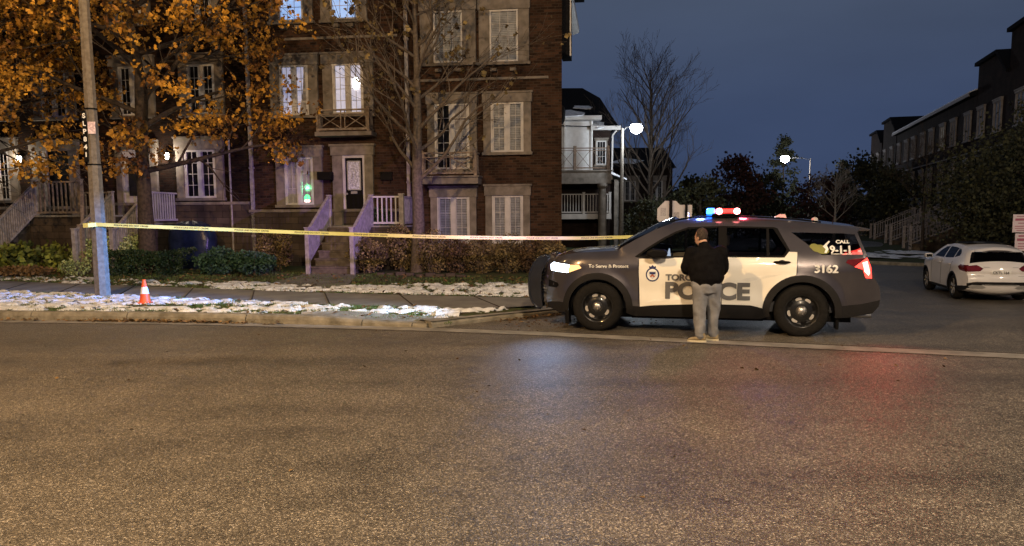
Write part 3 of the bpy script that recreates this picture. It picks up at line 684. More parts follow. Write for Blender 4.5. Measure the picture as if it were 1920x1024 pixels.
t = thing('townhouse', 'brick townhouse past the leftmost lantern', 'townhouse', row(U5), -A, 'brick townhouses along the near street'); X = lambda u: u-U5
shell(t, X(-24.9), X(-19.91), 10.6, base=2.1)
window(t, X(-23.7), 2.4, X(-22.8), 4.0, 'darkroom', 2, 4); window(t, X(-21.6), 2.4, X(-20.7), 4.0, 'darkroom', 2, 4)

def wall_lamp(u, z, lab, p):
    t = thing('wall_lamp', lab, 'wall lamp', FW(u, .02, z), -A, 'lit porch lanterns')
    b = MB(); b.lathe([(.0, .0), (.05, .0), (.075, .16), (.06, .2), (0, .2)], (0, -.16, 0), n=8); b.build('lantern_glass', M['bulb'], t)
    b = MB(); b.lathe([(.09, .2), (.03, .28), (0, .29)], (0, -.16, 0), n=8); b.box(-.04, -.03, .0, .04, 0, .24); b.bar((0, -.02, .26), (0, -.16, .28), .02, .02); b.build('bracket', M['black'], t)
    lamp('porch_light', 'POINT', FW(u, .36, z+.1), p, (1, .86, .68), .06)
wall_lamp(-17.42, 3.60, 'glowing porch lantern beside the tall window at far left', 48)
wall_lamp(-12.34, 3.62, 'glowing porch lantern just right of the oak trunk', 60)

# --- neighbour house with white siding, upper deck and column porch
HB = Vector((3.70, 38.0, 0))
M['railbrown'] = mat('brown stained rail', (.20,.14,.10), (.13,.09,.065), .7, scale=9)
t = thing('siding_house', 'two-storey house with white siding, wooden upper balcony and one round porch column', 'house', HB, 0)
b = MB(); b.box(-7, 1.6, -.2, 1.35, 11, 6.2); b.build('wall', M['brick2'], t)
b = MB(); b.box(-7, 1.45, 3.85, .42, 1.59, 6.9); b.build('siding_wall', M['siding'], t)
b = MB()
for k in range(22): b.prism([(1.45-.03, 3.9+k*.135), (1.45, 3.9+k*.135), (1.45, 4.03+k*.135)], -1.12, .30, 'x')
b.build('clapboards', M['siding'], t); b = MB()
for x in (-1.2, -1.0+.0, .34): b.box(x-.04, 1.36, 3.85, x+.04, 1.449, 6.75)
b.build('corner_board', M['white'], t)
window(t, .62, 4.35, 1.12, 5.55, 'darkroom', 1, 3, sur=(.06,.08), y=1.6)
r_ = MB(); r_.add([(-7, .9, 6.72), (.75, .9, 6.72), (.55, 3.5, 7.6), (-7, 3.5, 7.6), (-7, .9, 6.60), (.75, .9, 6.60)], [(0,1,2,3), (4,5,1,0), (1, 5, 2)])
r_.add([(-7, 1.3, 6.45), (1.75, 1.3, 6.15), (1.35, 6.5, 8.4), (.35, 6.5, 8.95), (-7, 6.5, 8.95), (1.75, 11.4, 6.15), (1.35, 6.5, 8.4)], [(0,1,2,3,4), (1,5,6)])
r_.build('roof', M['shingle'], t)
b = MB(); b.box(-7, .84, 6.52, .80, .92, 6.72); b.box(.30, 1.2, 6.05, 1.80, 1.3, 6.25); b.box(1.72, 1.3, 6.05, 1.80, 11, 6.22); b.add([(-7,.93,6.52),(.79,.93,6.52),(.79,1.44,6.52),(-7,1.44,6.52)],[(0,1,2,3)])
b.build('fascia', M['white'], t)
b = MB()
for (x, y0, l, w) in ((-.9, 1.2, 2.4, .8), (.0, 2.6, 1.3, .5), (-1.2, 4.2, 1.0, .6), (.2, 4.4, .9, .5), (.7, 1.6, .9, .7)):
    b = MB()
    v = []; n = 14; rr_ = random.Random(int(x*10+50)); z = 6.72+(y0-.9)*.34 if x < .6 else 6.3
    for k in range(n):
        a = 2*math.pi*k/n; q = rr_.uniform(.6, 1); yy = y0+w*q*math.sin(a); v.append((x+l/2*q*math.cos(a), yy, (6.74+(yy-.9)*.338 if y0 < 3.2 and x < .6 else 6.2+(yy-1.3)*.44)+.05))
    b.add(v, [tuple(range(n))]); b.build('roof_snow', M['snow'], t, solid=.03)
b = MB(); b.box(-7, -.15, 3.33, 1.17, .15, 3.92); b.box(-7, -.1, 3.80, 1.12, 1.44, 3.91); b.box(-7, -.2, 3.92, 1.22, 1.44, 4.0); b.build('porch_lintel', M['stone'], t, bevel=.01)
b = MB(); b.lathe([(.27, .1), (.27, .25), (.21, .32), (.205, 2.0), (.18, 3.1), (.22, 3.14), (.26, 3.22), (.26, 3.34)], (.76, 0, 0), n=20); b.build('column', M['stone'], t, smooth=False)
railing(t, (-7, -.05, 4.0), (1.0, -.05, 4.0), 1.05, name='balcony_railing', m='woodrail', cross=False) if 0 else None
for k in range(5): railing(t, (1.0-1.6*(k+1), -.05, 4.0), (1.0-1.6*k, -.05, 4.0), 1.05, name='balcony_railing', m='railbrown', cross=True)
for x in (1.02, -.6): post(t, (x, -.05, 4.0), 1.12, .14, 'railbrown', 'balcony_post')
MB().box(-7, .35, 1.62, 1.25, 1.6, 1.88).build('porch_deck', M['white'], t)
railing(t, (-7, .4, 1.86), (1.2, .4, 1.86), .98, .14, 'porch_railing', 'white')
for x in (-.12, 1.18): post(t, (x, .4, 1.86), 1.05, .11, 'white')
b = MB(); b.tube([(1.62, 1.4, 6.05), (1.42, 1.45, 5.8), (1.40, 1.5, 3.6)], .05, 6); b.build('downspout', M['white'], t)
b = MB(); b.prism([(1.2, 3.9), (2.1, 3.55), (2.1, 3.62), (1.2, 4.02)], 1.0, 5, 'y'); b.build('side_roof', M['snow'], t)
MB().box(1.5, 1.2, 0, 1.72, 1.45, 3.6).build('side_post', M['stone'], t)
# further dark house behind the bare tree
t = thing('gabled_house', 'dark house with snow-dusted roof behind the bare street tree', 'house', (9.4, 55, 0), 0)
b = MB(); b.box(-3.2, 0, -.3, 2.0, 9, 5.2); b.build('wall', M['brick2'], t)
b = MB(); b.prism([(-.3, 5.1), (4.5, 6.9), (9.3, 5.1)], -3.3, 2.2, 'x'); b.build('roof', M['shingle'], t)
window(t, -1.4, 2.8, -.6, 4.2, 'darkroom', 2, 3); window(t, .5, 2.8, 1.3, 4.2, 'darkroom', 2, 3)
b = MB(); b.add([(-2.4, .8, 5.55), (-.6, .6, 5.46), (.2, 1.3, 5.72), (-1.1, 1.9, 5.95)], [(0,1,2,3)]); b.build('roof_snow', M['snow'], t, solid=.04)

# --- dark row on the right: one builder, five houses
D2 = Vector((.285, .958, 0)); N2 = Vector((-.958, .285, 0)); O2 = Vector((26.42, 44.7, 0)); AR = math.atan2(-.958, -.285)
def RW(u, off=0, z=0): return O2 + D2*u + N2*off + Vector((0, 0, z))
def far_house(uc, w, lab, eave=8.4, lit=False, gable=False, stair=True, z0=.1):
    t = thing('row_house', lab, 'row house', RW(uc), AR, 'dark row houses on the right')
    b = MB(); b.box(-w/2, 0, -1, w/2, 10, eave); b.build('wall', M['brick2'], t)
    if gable:
        b = MB(); b.prism([(-w/2, eave), (w/2, eave), (w/2, eave+.9), (0.9, eave+2.1), (-w/2, eave+2.1)], .01, 8.9, 'y'); b.build('gable', M['brick2'], t)
        b = MB(); b.prism([(-w/2-.1, eave+2.1), (.95, eave+2.1), (w/2+.2, eave+.85), (w/2+.2, eave+1.0), (1.0, eave+2.3), (-w/2-.1, eave+2.3)], -.2, 9, 'y'); b.build('roof', M['shingle'], t)
    else:
        b = MB(); b.prism([(-.4, eave), (10.4, eave), (10.4, eave+.1), (5, eave+2.4), (-.4, eave+.16)], -w/2, w/2, 'x'); b.build('roof', M['shingle'], t)
        b = MB(); b.prism([(-.42, eave+.17), (.75, eave+.64), (.75, eave+.69), (-.42, eave+.23)], -w/2+.05, w/2-.05, 'x'); b.build('roof_snow', M['snow'], t)
        MB().box(-w/2, -.44, eave-.02, w/2, -.36, eave+.15).build('fascia', M['trimgrey'], t)
    for x in (-w/4-.1, w/4+.1):
        window(t, x-.62, 6.0, x-.04+.5, 7.5, 'litdim' if lit and x > 0 else 'dblind', 2, 3, sur=(.1,.12), muntin=False, sm_='dstone', frame='dstone')
        window(t, x-.62, 3.2, x-.04+.5, 4.8, 'dblind' if x < 0 else 'darkroom', 2, 3, sur=(.1,.12), muntin=False, sm_='dstone', frame='dstone')
    window(t, -w/4-.55, .9+.6, -w/4+.45, 2.5+.3, 'dblind', 2, 2, sur=(.1,.12), muntin=False, sm_='dstone', frame='dstone')
    MB().box(w/4-.5, -.06, 1.2, w/4+.5, 0, 3.2).build('door', M['trimgrey'], t)
    MB().box(-w/2, -.05, 5.2, w/2, 0, 5.28).build('band_course', M['dstone'], t)
    if stair:
        MB().box(w/4-.9, -1.3, 0, w/4+.9, 0, 1.2).build('porch', M['brick2'], t)
        stairs(t, w/4-.75, w/4+.75, -1.3, -3.9, 1.2, 0, 6)
        for x in (w/4-.85, w/4+.85):
            railing(t, (x, -3.95, .1), (x, -1.3, 1.25), .95, .16, 'stair_railing', 'trimgrey')
            post(t, (x, -3.98, -.1), 1.2, .14, 'trimgrey'); post(t, (x, -1.3, 1.2), 1.0, .14, 'trimgrey')
    return t
far_house(-10.2, 9.0, 'tall dark gabled house nearest on the right, half hidden by the leafy tree', eave=8.6, gable=True, stair=False)
far_house(-3.0, 5.4, 'dark gabled row house just left of the tallest one at right edge', eave=7.9, gable=True)
far_house(2.7, 6.0, 'dark row house with snow strip on eaves, second pair of windows from the right')
far_house(8.6, 5.8, 'dark row house with a dim lit upper window and snowy eaves', lit=True)
far_house(14.4, 5.8, 'dark row house with snowy eaves and white stair rails in mid-row')
far_house(20.2, 5.8, 'furthest plain-eaved dark row house with snowy eaves')
far_house(26.8, 6.5, 'far dark row house with snow on its gable slope', eave=8.0, gable=True)
far_house(34, 6.5, 'farthest dark house of the right-hand row', eave=7.6, gable=True, stair=False)
t = thing('purple_light_string', 'purple glowing string lights on the far row-house porch', 'string lights', RW(21.4, .4, 3.9), AR)
b = MB(); rr_ = random.Random(5)
for k in range(16): c = (rr_.uniform(-.15, .15), 0, rr_.uniform(0, 1.3)); b.lathe([(0, -.07), (.07, 0), (0, .07)], c, n=6)
b.build('bulbs', mat('purple bulb', (.5,.2,1), None, .5, emit=(.35,.15,1.0), estr=1.8), t)
MB().tube([(0, .03, -.1), (0, .03, 1.4)], .015, 5).build('wire', M['black'], t)
# ---------------------------------------------------------------- cars
def lerp_tab(tab, x):
    if x <= tab[0][0]: return tab[0][1]
    for a, b in zip(tab, tab[1:]):
        if x <= b[0]: return a[1] + (b[1]-a[1])*(x-a[0])/(b[0]-a[0])
    return tab[-1][1]
def inside(poly, x, z):
    c = False; n = len(poly)
    for i in range(n):
        x0, z0 = poly[i]; x1, z1 = poly[i-1]
        if (z0 > z) != (z1 > z) and x < (x1-x0)*(z-z0)/(z1-z0)+x0: c = not c
    return c
def arc(cx, cz, r, a0, a1, n=20): return [(cx+r*math.cos(R(a0+(a1-a0)*i/n)), cz+r*math.sin(R(a0+(a1-a0)*i/n))) for i in range(n+1)]
def dens(pl, d=.07, close=True):
    o = []
    for i in range(len(pl) if close else len(pl)-1):
        a = pl[i]; b = pl[(i+1) % len(pl)]; L_ = math.dist(a, b); n = max(1, int(L_/d+.5))
        o += [(a[0]+(b[0]-a[0])*k/n, a[1]+(b[1]-a[1])*k/n) for k in range(n)]
    return o
def cdt_regions(outline, polys, step=.07):
    """triangulate the outline with every polygon as a constraint -> verts, tris"""
    V = []; E = []
    for p in [outline] + polys:
        q = dens(p, step); o = len(V); V += [Vector(t) for t in q]; E += [(o+i, o+(i+1) % len(q)) for i in range(len(q))]
    xs = [p[0] for p in outline]; zs = [p[1] for p in outline]
    x = min(xs); 
    while x < max(xs):
        z = min(zs)
        while z < max(zs):
            if inside(outline, x, z): V.append(Vector((x+.003, z+.002)))
            z += step
        x += step
    r = delaunay_2d_cdt(V, E, [], 0, 1e-4)
    vv, ff = r[0], r[2]; tris = []
    for f in ff:
        cx = sum(vv[i][0] for i in f)/len(f); cz = sum(vv[i][1] for i in f)/len(f)
        if inside(outline, cx, cz): tris.append((f, cx, cz))
    return vv, tris

def build_car(root, sp):
    out = sp['outline']; Wf = sp['W']; body = M_[sp['paint']]
    polys = [p for _, p, _, _ in sp['regions']]
    vv, tris = cdt_regions(out, polys + sp.get('extra', []))
    # region meshes for both flanks
    for side in (-1, 1):
        bins = {}
        for f, cx, cz in tris:
            key = None
            for k, (nm, p, m, of) in enumerate(sp['regions']):
                if nm.endswith('!') and side == 1: continue
                if inside(p, cx, cz): key = k; break
            bins.setdefault(key, []).append(f)
        for key, fs in bins.items():
            nm, m, of = ('side_panel', sp['paint'], 0) if key is None else (sp['regions'][key][0].strip('!'), sp['regions'][key][2], sp['regions'][key][3])
            ids = {}; b = MB()
            for f in fs:
                g = []
                for i in f:
                    if i not in ids:
                        x, z = vv[i][0], vv[i][1]; ids[i] = len(b.v); b.v.append((x, side*(Wf(x, z)+of), z))
                    g.append(ids[i])
                b.f.append(tuple(g) if side == -1 else tuple(g[::-1])); b.m.append(0)
            b.build(nm, M_[m], root, smooth=True)
    # strips across the car for each stretch of the outline
    q = dens(out, .06); n = len(q); groups = {}
    cxm = sum(p[0] for p in q)/n; czm = .8
    for i in range(n):
        a = q[i]; c = q[(i+1) % n]; mx, mz = (a[0]+c[0])/2, (a[1]+c[1])/2
        kind = sp['kind'](mx, mz)
        groups.setdefault(kind, []).append((i, (i+1) % n))
    nrm = []
    for i in range(n):
        a = q[i-1]; c = q[(i+1) % n]; d = Vector((c[0]-a[0], c[1]-a[1])).normalized(); nn = Vector((d.y, -d.x))
        if nn.dot(Vector((q[i][0]-cxm, q[i][1]-czm))) < 0: nn = -nn
        nrm.append(nn)
    sgn = sp['bulge']
    K = 12
    for kind, segs in groups.items():
        nm, m = sp['names'][kind]; b = MB(); ids = {}
        def vid(i, k):
            if (i, k) not in ids:
                x, z = q[i]; w = Wf(x, z); t = -1+2*k/K
                if kind == 'well': t = t; y = -(w-.24*(k/K)) ; 
                else: y = t*w
                bl = sgn(x, z)*(1-t*t) if kind != 'well' else 0
                ids[(i, k)] = len(b.v); b.v.append((x+nrm[i].x*bl, y, z+nrm[i].y*bl))
            return ids[(i, k)]
        for i, j in segs:
            for k in range(K): b.f.append((vid(i, k), vid(j, k), vid(j, k+1), vid(i, k+1))); b.m.append(0)
        if kind == 'well':
            for side in (1, -1):
                for lo in (True, False):
                    c = MB(); ff = [f for f in b.f if (b.v[f[0]][0] < 2.3) == lo]; used = sorted({i for f in ff for i in f}); re_ = {i: k for k, i in enumerate(used)}; c.add([(b.v[i][0], b.v[i][1]*side, b.v[i][2]) for i in used], [tuple(re_[i] for i in f) for f in ff]); c.build(nm, M_[m], root)
            continue
        b.build(nm, M_[m], root, smooth=(kind != 'well'))

M_ = M
M.update(
 suvgrey=mat('dark grey car paint', (.088,.079,.084), (.072,.065,.070), .28, metal=.6, coat=1, scale=3),
 cladding=mat('black plastic cladding', (.013,.012,.012), None, .6, spec=.3),
 cream=mat('reflective white livery', (.80,.76,.66), (.74,.70,.60), .42, scale=2, coat=.2),
 cream2=mat('brighter livery stripe', (.88,.84,.74), None, .4),
 letter=mat('grey livery lettering', (.13,.125,.12), None, .5),
 lwhite=mat('white reflective lettering', (.85,.84,.80), None, .45, emit=None),
 tint=glass('tinted car glass', (.36,.36,.39), .12), clear=glass('windscreen glass', (.55,.56,.58), .16),
 tyre=mat('tyre rubber', (.009,.0085,.008), (.014,.013,.012), .85, scale=20, spec=.2),
 rim=mat('black steel rim', (.02,.02,.02), None, .3, metal=.4, coat=.4),
 chrome=mat('chrome', (.5,.48,.45), None, .42, metal=1),
 brake=mat('brake disc', (.6,.57,.52), None, .4, metal=.6),
 headl=mat('headlamp glow', (.9,.95,1), None, .3, emit=(.72,.86,1.0), estr=14),
 amber=mat('amber lamp', (.9,.5,.2), None, .3, emit=(1,.55,.22), estr=1.6),
 tailr=mat('red tail lamp glow', (.8,.05,.05), None, .3, emit=(1,.05,.035), estr=3.5),
 tailw=mat('red tail lamp core', (1,.5,.5), None, .3, emit=(1,.20,.14), estr=8),
 taild=mat('dark red tail lamp', (.14,.008,.010), (.08,.005,.006), .18, coat=1),
 blueg=mat('blue beacon', (.1,.3,1), None, .3, emit=(.04,.22,1.0), estr=7), blueb=mat('cyan beacon core', (.2,.6,1), None, .3, emit=(.01,.14,1.0), estr=5),
 redg=mat('red beacon', (1,.1,.1), None, .3, emit=(1,.03,.03), estr=1.6), redb=mat('red beacon core', (1,.3,.3), None, .3, emit=(1,.22,.22), estr=14),
 interior=mat('dark car interior', (.05,.05,.055), None, .8),
 whitecar=mat('white car paint', (.70,.68,.66), (.66,.64,.62), .35, coat=.8, scale=3),
 silver=mat('silver trim', (.55,.54,.52), None, .35, metal=.5),
 blueshine=mat('push bumper black steel', (.016,.02,.03), (.010,.012,.02), .25, metal=.3, coat=1),
)
def text(s, size, loc, rot, parent, m, name='lettering', ext=.001, bold=.0, align='LEFT', sx=1.0, space=1.0, fat=0):
    c = bpy.data.curves.new(name, 'FONT'); c.body = s; c.size = size; c.extrude = ext; c.offset = bold; c.align_x = align; c.space_character = space
    o = bpy.data.objects.new(name, c); C.objects.link(o); dg = bpy.context.evaluated_depsgraph_get()
    me = bpy.data.meshes.new_from_object(o.evaluated_get(dg)); bpy.data.objects.remove(o)
    if fat:
        vs = [v.co.copy() for v in me.vertices]; fs = [tuple(p.vertices) for p in me.polygons]; k = len(vs); V2 = []; F2 = []
        for i, (dx, dy) in enumerate(((0, 0), (1, 0), (-1, 0), (0, .7), (0, -.7))):
            V2 += [(v.x+dx*fat, v.y+dy*fat, v.z + i*.0003) for v in vs]; F2 += [tuple(q+i*k for q in f) for f in fs]
        me = bpy.data.meshes.new(name); me.from_pydata(V2, [], F2)
    me.materials.clear(); me.materials.append(m); me.name = name
    o = bpy.data.objects.new(name, me); C.objects.link(o); o.parent = parent; o.location = loc; o.rotation_euler = rot; o.scale = (sx, 1, 1)
    return o
def wrap_text(s, size, x, z, parent, m, Wf, of=.006, side=-1, **k):
    """lettering laid on the flank: vertices follow the body width"""
    o = text(s, size, (0, 0, 0), (0, 0, 0), parent, m, **k); sxx = k.get('sx', 1.0); o.scale = (1, 1, 1)
    for v in o.data.vertices:
        X_, Z_ = x + v.co.x*sxx, z + v.co.y; v.co = (X_, side*(Wf(X_, Z_)+of + v.co.z), Z_)
    return o
def wheel(root, x, y, r, rw, seed=0, style='steel', sy=-1, w=.25):
    """wheel part with tyre as its own mesh and rim, cap and disc as sub-parts; sy = outer side"""
    t = MB(); y0 = y; y1 = y - sy*w
    pr = [(rw, 0), (rw+.015, -.008), (r-.055, -.012), (r-.02, .006), (r, .04), (r, w-.04), (r-.02, w-.006), (rw+.015, w), (rw, w-.01)]
    t.lathe([(a, y0 - sy*b) for a, b in pr], (x, 0, r-.008), 'y', 40); tw = t.build('wheel', M['tyre'], root, smooth=True)
    c = (x, 0, r-.008); b = MB()
    if style == 'steel':
        b.lathe([(rw+.002, y0-sy*.002), (rw-.015, y0-sy*.004), (rw-.03, y0-sy*.05), (rw*.82, y0-sy*.075), (rw*.55, y0-sy*.04), (rw*.38, y0-sy*.03), (0, y0-sy*.03)], c, 'y', 40); b.build('rim', M['rim'], tw, smooth=True)
        for k in range(8):
            if style and k % 2 and 0: continue
            a = 2*math.pi*(k+.3)/8; cx, cz = x+math.cos(a)*rw*.70, c[2]+math.sin(a)*rw*.70; h = MB(); ca, sa = math.cos(a), math.sin(a); P = []
            for j in range(12):
                g = 2*math.pi*j/12; u, v = .028*math.cos(g), .046*math.sin(g); P.append((cx+ca*u-sa*v, y0-sy*(.052) , cz+sa*u+ca*v))
            h.add(P, [tuple(range(12))]); h.build('vent_hole', M['brake'] if k in (1,2,4,5,7) else M['black'], tw)
        b = MB(); b.lathe([(0, y0+sy*.012), (.045, y0+sy*.01), (.062, y0-sy*.006), (.078, y0-sy*.03)], c, 'y', 24)
        for k in range(5): a = 2*math.pi*k/5; b.lathe([(0, y0+sy*.016), (.009, y0+sy*.014), (.010, y0-sy*.02)], (x+.05*math.cos(a), 0, c[2]+.05*math.sin(a)), 'y', 8)
        b.build('hub_cap', M['chrome'], tw, smooth=True)
    else:
        b.lathe([(rw, y0), (rw-.02, y0-sy*.03), (rw-.03, y0-sy*.09), (0, y0-sy*.10)], c, 'y', 36); b.build('rim', M['rim'], tw, smooth=True)
        b = MB()
        for k in range(5):
            a = 2*math.pi*k/5+.3
            for s_ in (-.12, .12): b.bar((x+.03*math.cos(a), y0-sy*.03, c[2]+.03*math.sin(a)), (x+(rw-.01)*math.cos(a+s_), y0-sy*.02, c[2]+(rw-.01)*math.sin(a+s_)), .02, .02)
        b.build('spokes', M['silver'], tw)
    return tw

# ---- police vehicle
CA = R(-13.8); CO = Vector((1.323, 11.90, 0)) - Vector((math.cos(CA), math.sin(CA), 0))*.87
car = thing('police_car', 'dark grey and white police utility vehicle with headlight on and red-blue beacons flashing', 'police car', CO + Vector((-math.sin(CA), math.cos(CA), 0))*.97, CA)
TOP = [(.02,.80),(.10,1.06),(.17,1.13),(.36,1.19),(.6,1.222),(.9,1.24),(1.15,1.255),(1.45,1.43),(1.75,1.585),(2.03,1.69),(2.3,1.73),(2.6,1.745),(3.0,1.745),(3.5,1.72),(4.0,1.68),(4.45,1.625),(4.68,1.585),(4.75,1.3),(4.9,.9)]
def Wc(x, z):
    w = .955
    if x < .75: w -= .34*((.75-x)/.75)**2.4
    if x > 4.25: w -= .17*((x-4.25)/.75)**2
    if z > 1.02: w -= .045*sm(1.02, 1.17, z)
    if z > 1.17: w -= (z-1.17)*.50
    if z < .5: w -= .06*((.5-z)/.25)**2 if 1.3 < x < 3.4 else .02*((.5-z)/.25)**2
    w -= .022*math.exp(-((z-.66)/.13)**2) * (sm(1.3, 1.6, x) - sm(3.2, 3.6, x))
    for cx in (.87, 3.88):
        d = math.hypot(x-cx, z-.36)
        if z < 1.02: w += .022*(1-sm(.52, .66, d))
    T = lerp_tab(TOP, x)
    d = T - z
    if d < .10 and (x < 1.2 or x > 1.9): w -= .07*(1-max(0, d)/.10)**2
    return w
outl = ([(.03,.34),(.0,.48),(.0,.70),(.03,.86),(.06,.98),(.10,1.07),(.17,1.13),(.36,1.19),(.6,1.222),(.9,1.24),(1.15,1.255),(1.45,1.43),(1.75,1.585),(2.03,1.69),(2.3,1.73),(2.6,1.745),(3.0,1.745),(3.5,1.72),(4.0,1.68),(4.45,1.625),(4.70,1.59),(4.64,1.53),(4.70,1.36),(4.77,1.18),(4.83,1.03),(4.88,.86),(4.95,.74),(4.97,.6),(4.95,.46),(4.86,.36),(4.5,.30)]
        + arc(3.88,.36,.455,-8,188,26) + [(3.3,.245),(1.45,.245)] + arc(.87,.36,.455,-8,188,26) + [(.25,.26)])
fw_ = [(1.50,1.175),(1.66,1.29),(1.88,1.425),(2.06,1.52),(2.24,1.585),(2.68,1.605),(2.68,1.185)]
rw_ = [(2.80,1.185),(2.80,1.605),(3.37,1.59),(3.37,1.19)]
rw2 = [(3.41,1.19),(3.41,1.588),(3.47,1.583),(3.66,1.27),(3.60,1.195)]
qw_ = [(3.72,1.535),(4.45,1.515),(4.60,1.50),(4.655,1.36),(4.70,1.215),(4.14,1.205)]
wp = [(1.50,1.135),(1.53,.40),(1.74,.425),(2.3,.452),(2.735,.46),(2.735,1.165)]
wr = [(2.745,1.165),(2.745,.46),(3.15,.455),(3.33,.415)] + arc(3.88,.36,.56,173,100,10) + [(3.80,1.245),(3.675,1.25),(3.61,1.175)]
wp2 = wp[:5] + [(2.735,1.165),(2.3,1.150),(2.1,1.165),(1.95,1.135)]
ring = lambda cx: arc(cx,.36,.555,-18,198,26) + arc(cx,.36,.455,188,-8,26)
hl_ = [(.07,1.02),(.10,.93),(.40,.905),(.42,1.03),(.14,1.06)]
am_ = [(.42,.91),(.62,.985),(.58,1.03),(.42,1.03)]
tl1 = [(4.58,1.04),(4.70,1.0),(4.74,.88),(4.83,.87),(4.81,1.04),(4.76,1.17)]
tl0 = [(4.46,1.10),(4.58,1.04),(4.76,1.17),(4.49,1.14)]
tlc = [(4.69,1.10),(4.72,.97),(4.78,.91),(4.80,.95),(4.76,1.12)]
rock = [(1.30,.20),(1.30,.42),(1.53,.40),(1.74,.425),(2.3,.452),(2.735,.46),(3.15,.455),(3.33,.415),(3.45,.36),(3.45,.20)]
blk = [(2.68,1.175),(2.68,1.61),(2.80,1.61),(2.80,1.175)]; blk2 = [(3.37,1.18),(3.37,1.60),(3.41,1.60),(3.41,1.18)]
rbm = [(4.40,.2),(4.40,.47),(4.7,.50),(4.99,.56),(5.05,.2)]; fbm = [(-.1,.2),(-.1,.40),(.25,.44),(.40,.43),(.45,.2)]
trim = [(1.44,1.165),(1.62,1.30),(1.85,1.445),(2.04,1.545),(2.23,1.612),(2.74,1.63),(3.48,1.61),(3.53,1.59),(3.70,1.27),(3.62,1.165),(2.74,1.165),(1.5,1.145)]
def kindc(x, z):
    if z < .9 and (abs(math.hypot(x-3.88, z-.36)-.455) < .02 or abs(math.hypot(x-.87, z-.36)-.455) < .02): return 'well'
    if z < .33: return 'under'
    if x < .13: return 'front'
    if x < 1.2 and z > 1: return 'hood'
    if x < 2.04 and z > 1.2: return 'ws'
    if x > 4.55 and z < 1.54 and z > 1.16: return 'rglass'
    if z > 1.5: return 'roof'
    return 'tail'
def bulge(x, z):
    if z < .33: return 0
    if x < .13: return .16
    if x < 1.2 and z > 1: return .05
    if x < 2.04 and z > 1.2: return .09
    if z > 1.56: return .045
    return .07
M_ = dict(M); 
build_car(car, dict(outline=outl, W=Wc, paint='suvgrey', kind=kindc, bulge=bulge,
  names=dict(well=('wheel_well', 'black'), under=('underbody', 'black'), front=('front_bumper', 'suvgrey'), hood=('hood', 'suvgrey'), ws=('windscreen', 'clear'), roof=('roof', 'suvgrey'), rglass=('rear_window', 'tint'), tail=('tailgate', 'suvgrey')),
  regions=[('side_window', fw_, 'clear', -.004), ('side_window', rw_, 'tint', -.004), ('side_window', rw2, 'tint', -.004), ('side_window', qw_, 'tint', -.002),
   ('pillar', blk, 'black', .0), ('pillar', blk2, 'black', .0), ('window_trim', trim, 'black', .001),
   ('wheel_arch', ring(.87), 'cladding', .014), ('wheel_arch', ring(3.88), 'cladding', .014), ('front_door', wp2, 'cream', .004), ('rear_door', wr, 'cream', .004),
   ('headlight', hl_, 'headl', .004), ('indicator', am_, 'amber', .004), ('tail_light', tlc, 'tailw', .012), ('tail_light', tl1, 'tailr', .008), ('tail_light', tl0, 'taild', .006),
   ('sill', rock, 'cladding', .006), ('bumper_cladding', rbm, 'cladding', .006), ('bumper_cladding', fbm, 'cladding', .004)]))
for x in (.87, 3.88):
    for s_ in (-1, 1): wheel(car, x, s_*.945, .39, .245, sy=s_)
# interior: floor, dash, seats, steering wheel
b = MB(); b.box(.9, -.8, .35, 4.6, .8, .5); b.box(1.25, -.75, .5, 1.75, .75, 1.12); b.box(4.45, -.7, .5, 4.55, .7, 1.15); b.build('cabin_floor', M['interior'], car)
for y in (-.40, .40):
    for x in (2.35, 3.35):
        b = MB(); b.prism([(x-.25,.5),(x+.3,.5),(x+.34,.72),(x-.25,.76)], y-.24, y+.24, 'y'); b.prism([(x+.2,.72),(x+.38,.70),(x+.50,1.28),(x+.38,1.30)], y-.23, y+.23, 'y'); b.prism([(x+.41,1.32),(x+.50,1.31),(x+.52,1.48),(x+.44,1.49)], y-.12, y+.12, 'y')
        b.build('car_seat', M['interior'], car, bevel=.03)
b = MB(); b.tube([(1.93+.06*math.sin(a), -.40+.18*math.cos(a), 1.02+.17*math.sin(a)) for a in [i*math.pi/12 for i in range(25)]], .014, 6); b.build('steering_wheel', M['interior'], car)
b = MB(); b.prism([(1.90,1.14),(1.94,1.28),(1.955,1.28),(1.975,1.13)], -.62, -.58, 'y'); b.build('laptop_screen', mat('screen glow', (.6,.75,.95), None, .4, emit=(.5,.7,1.0), estr=.8), car)
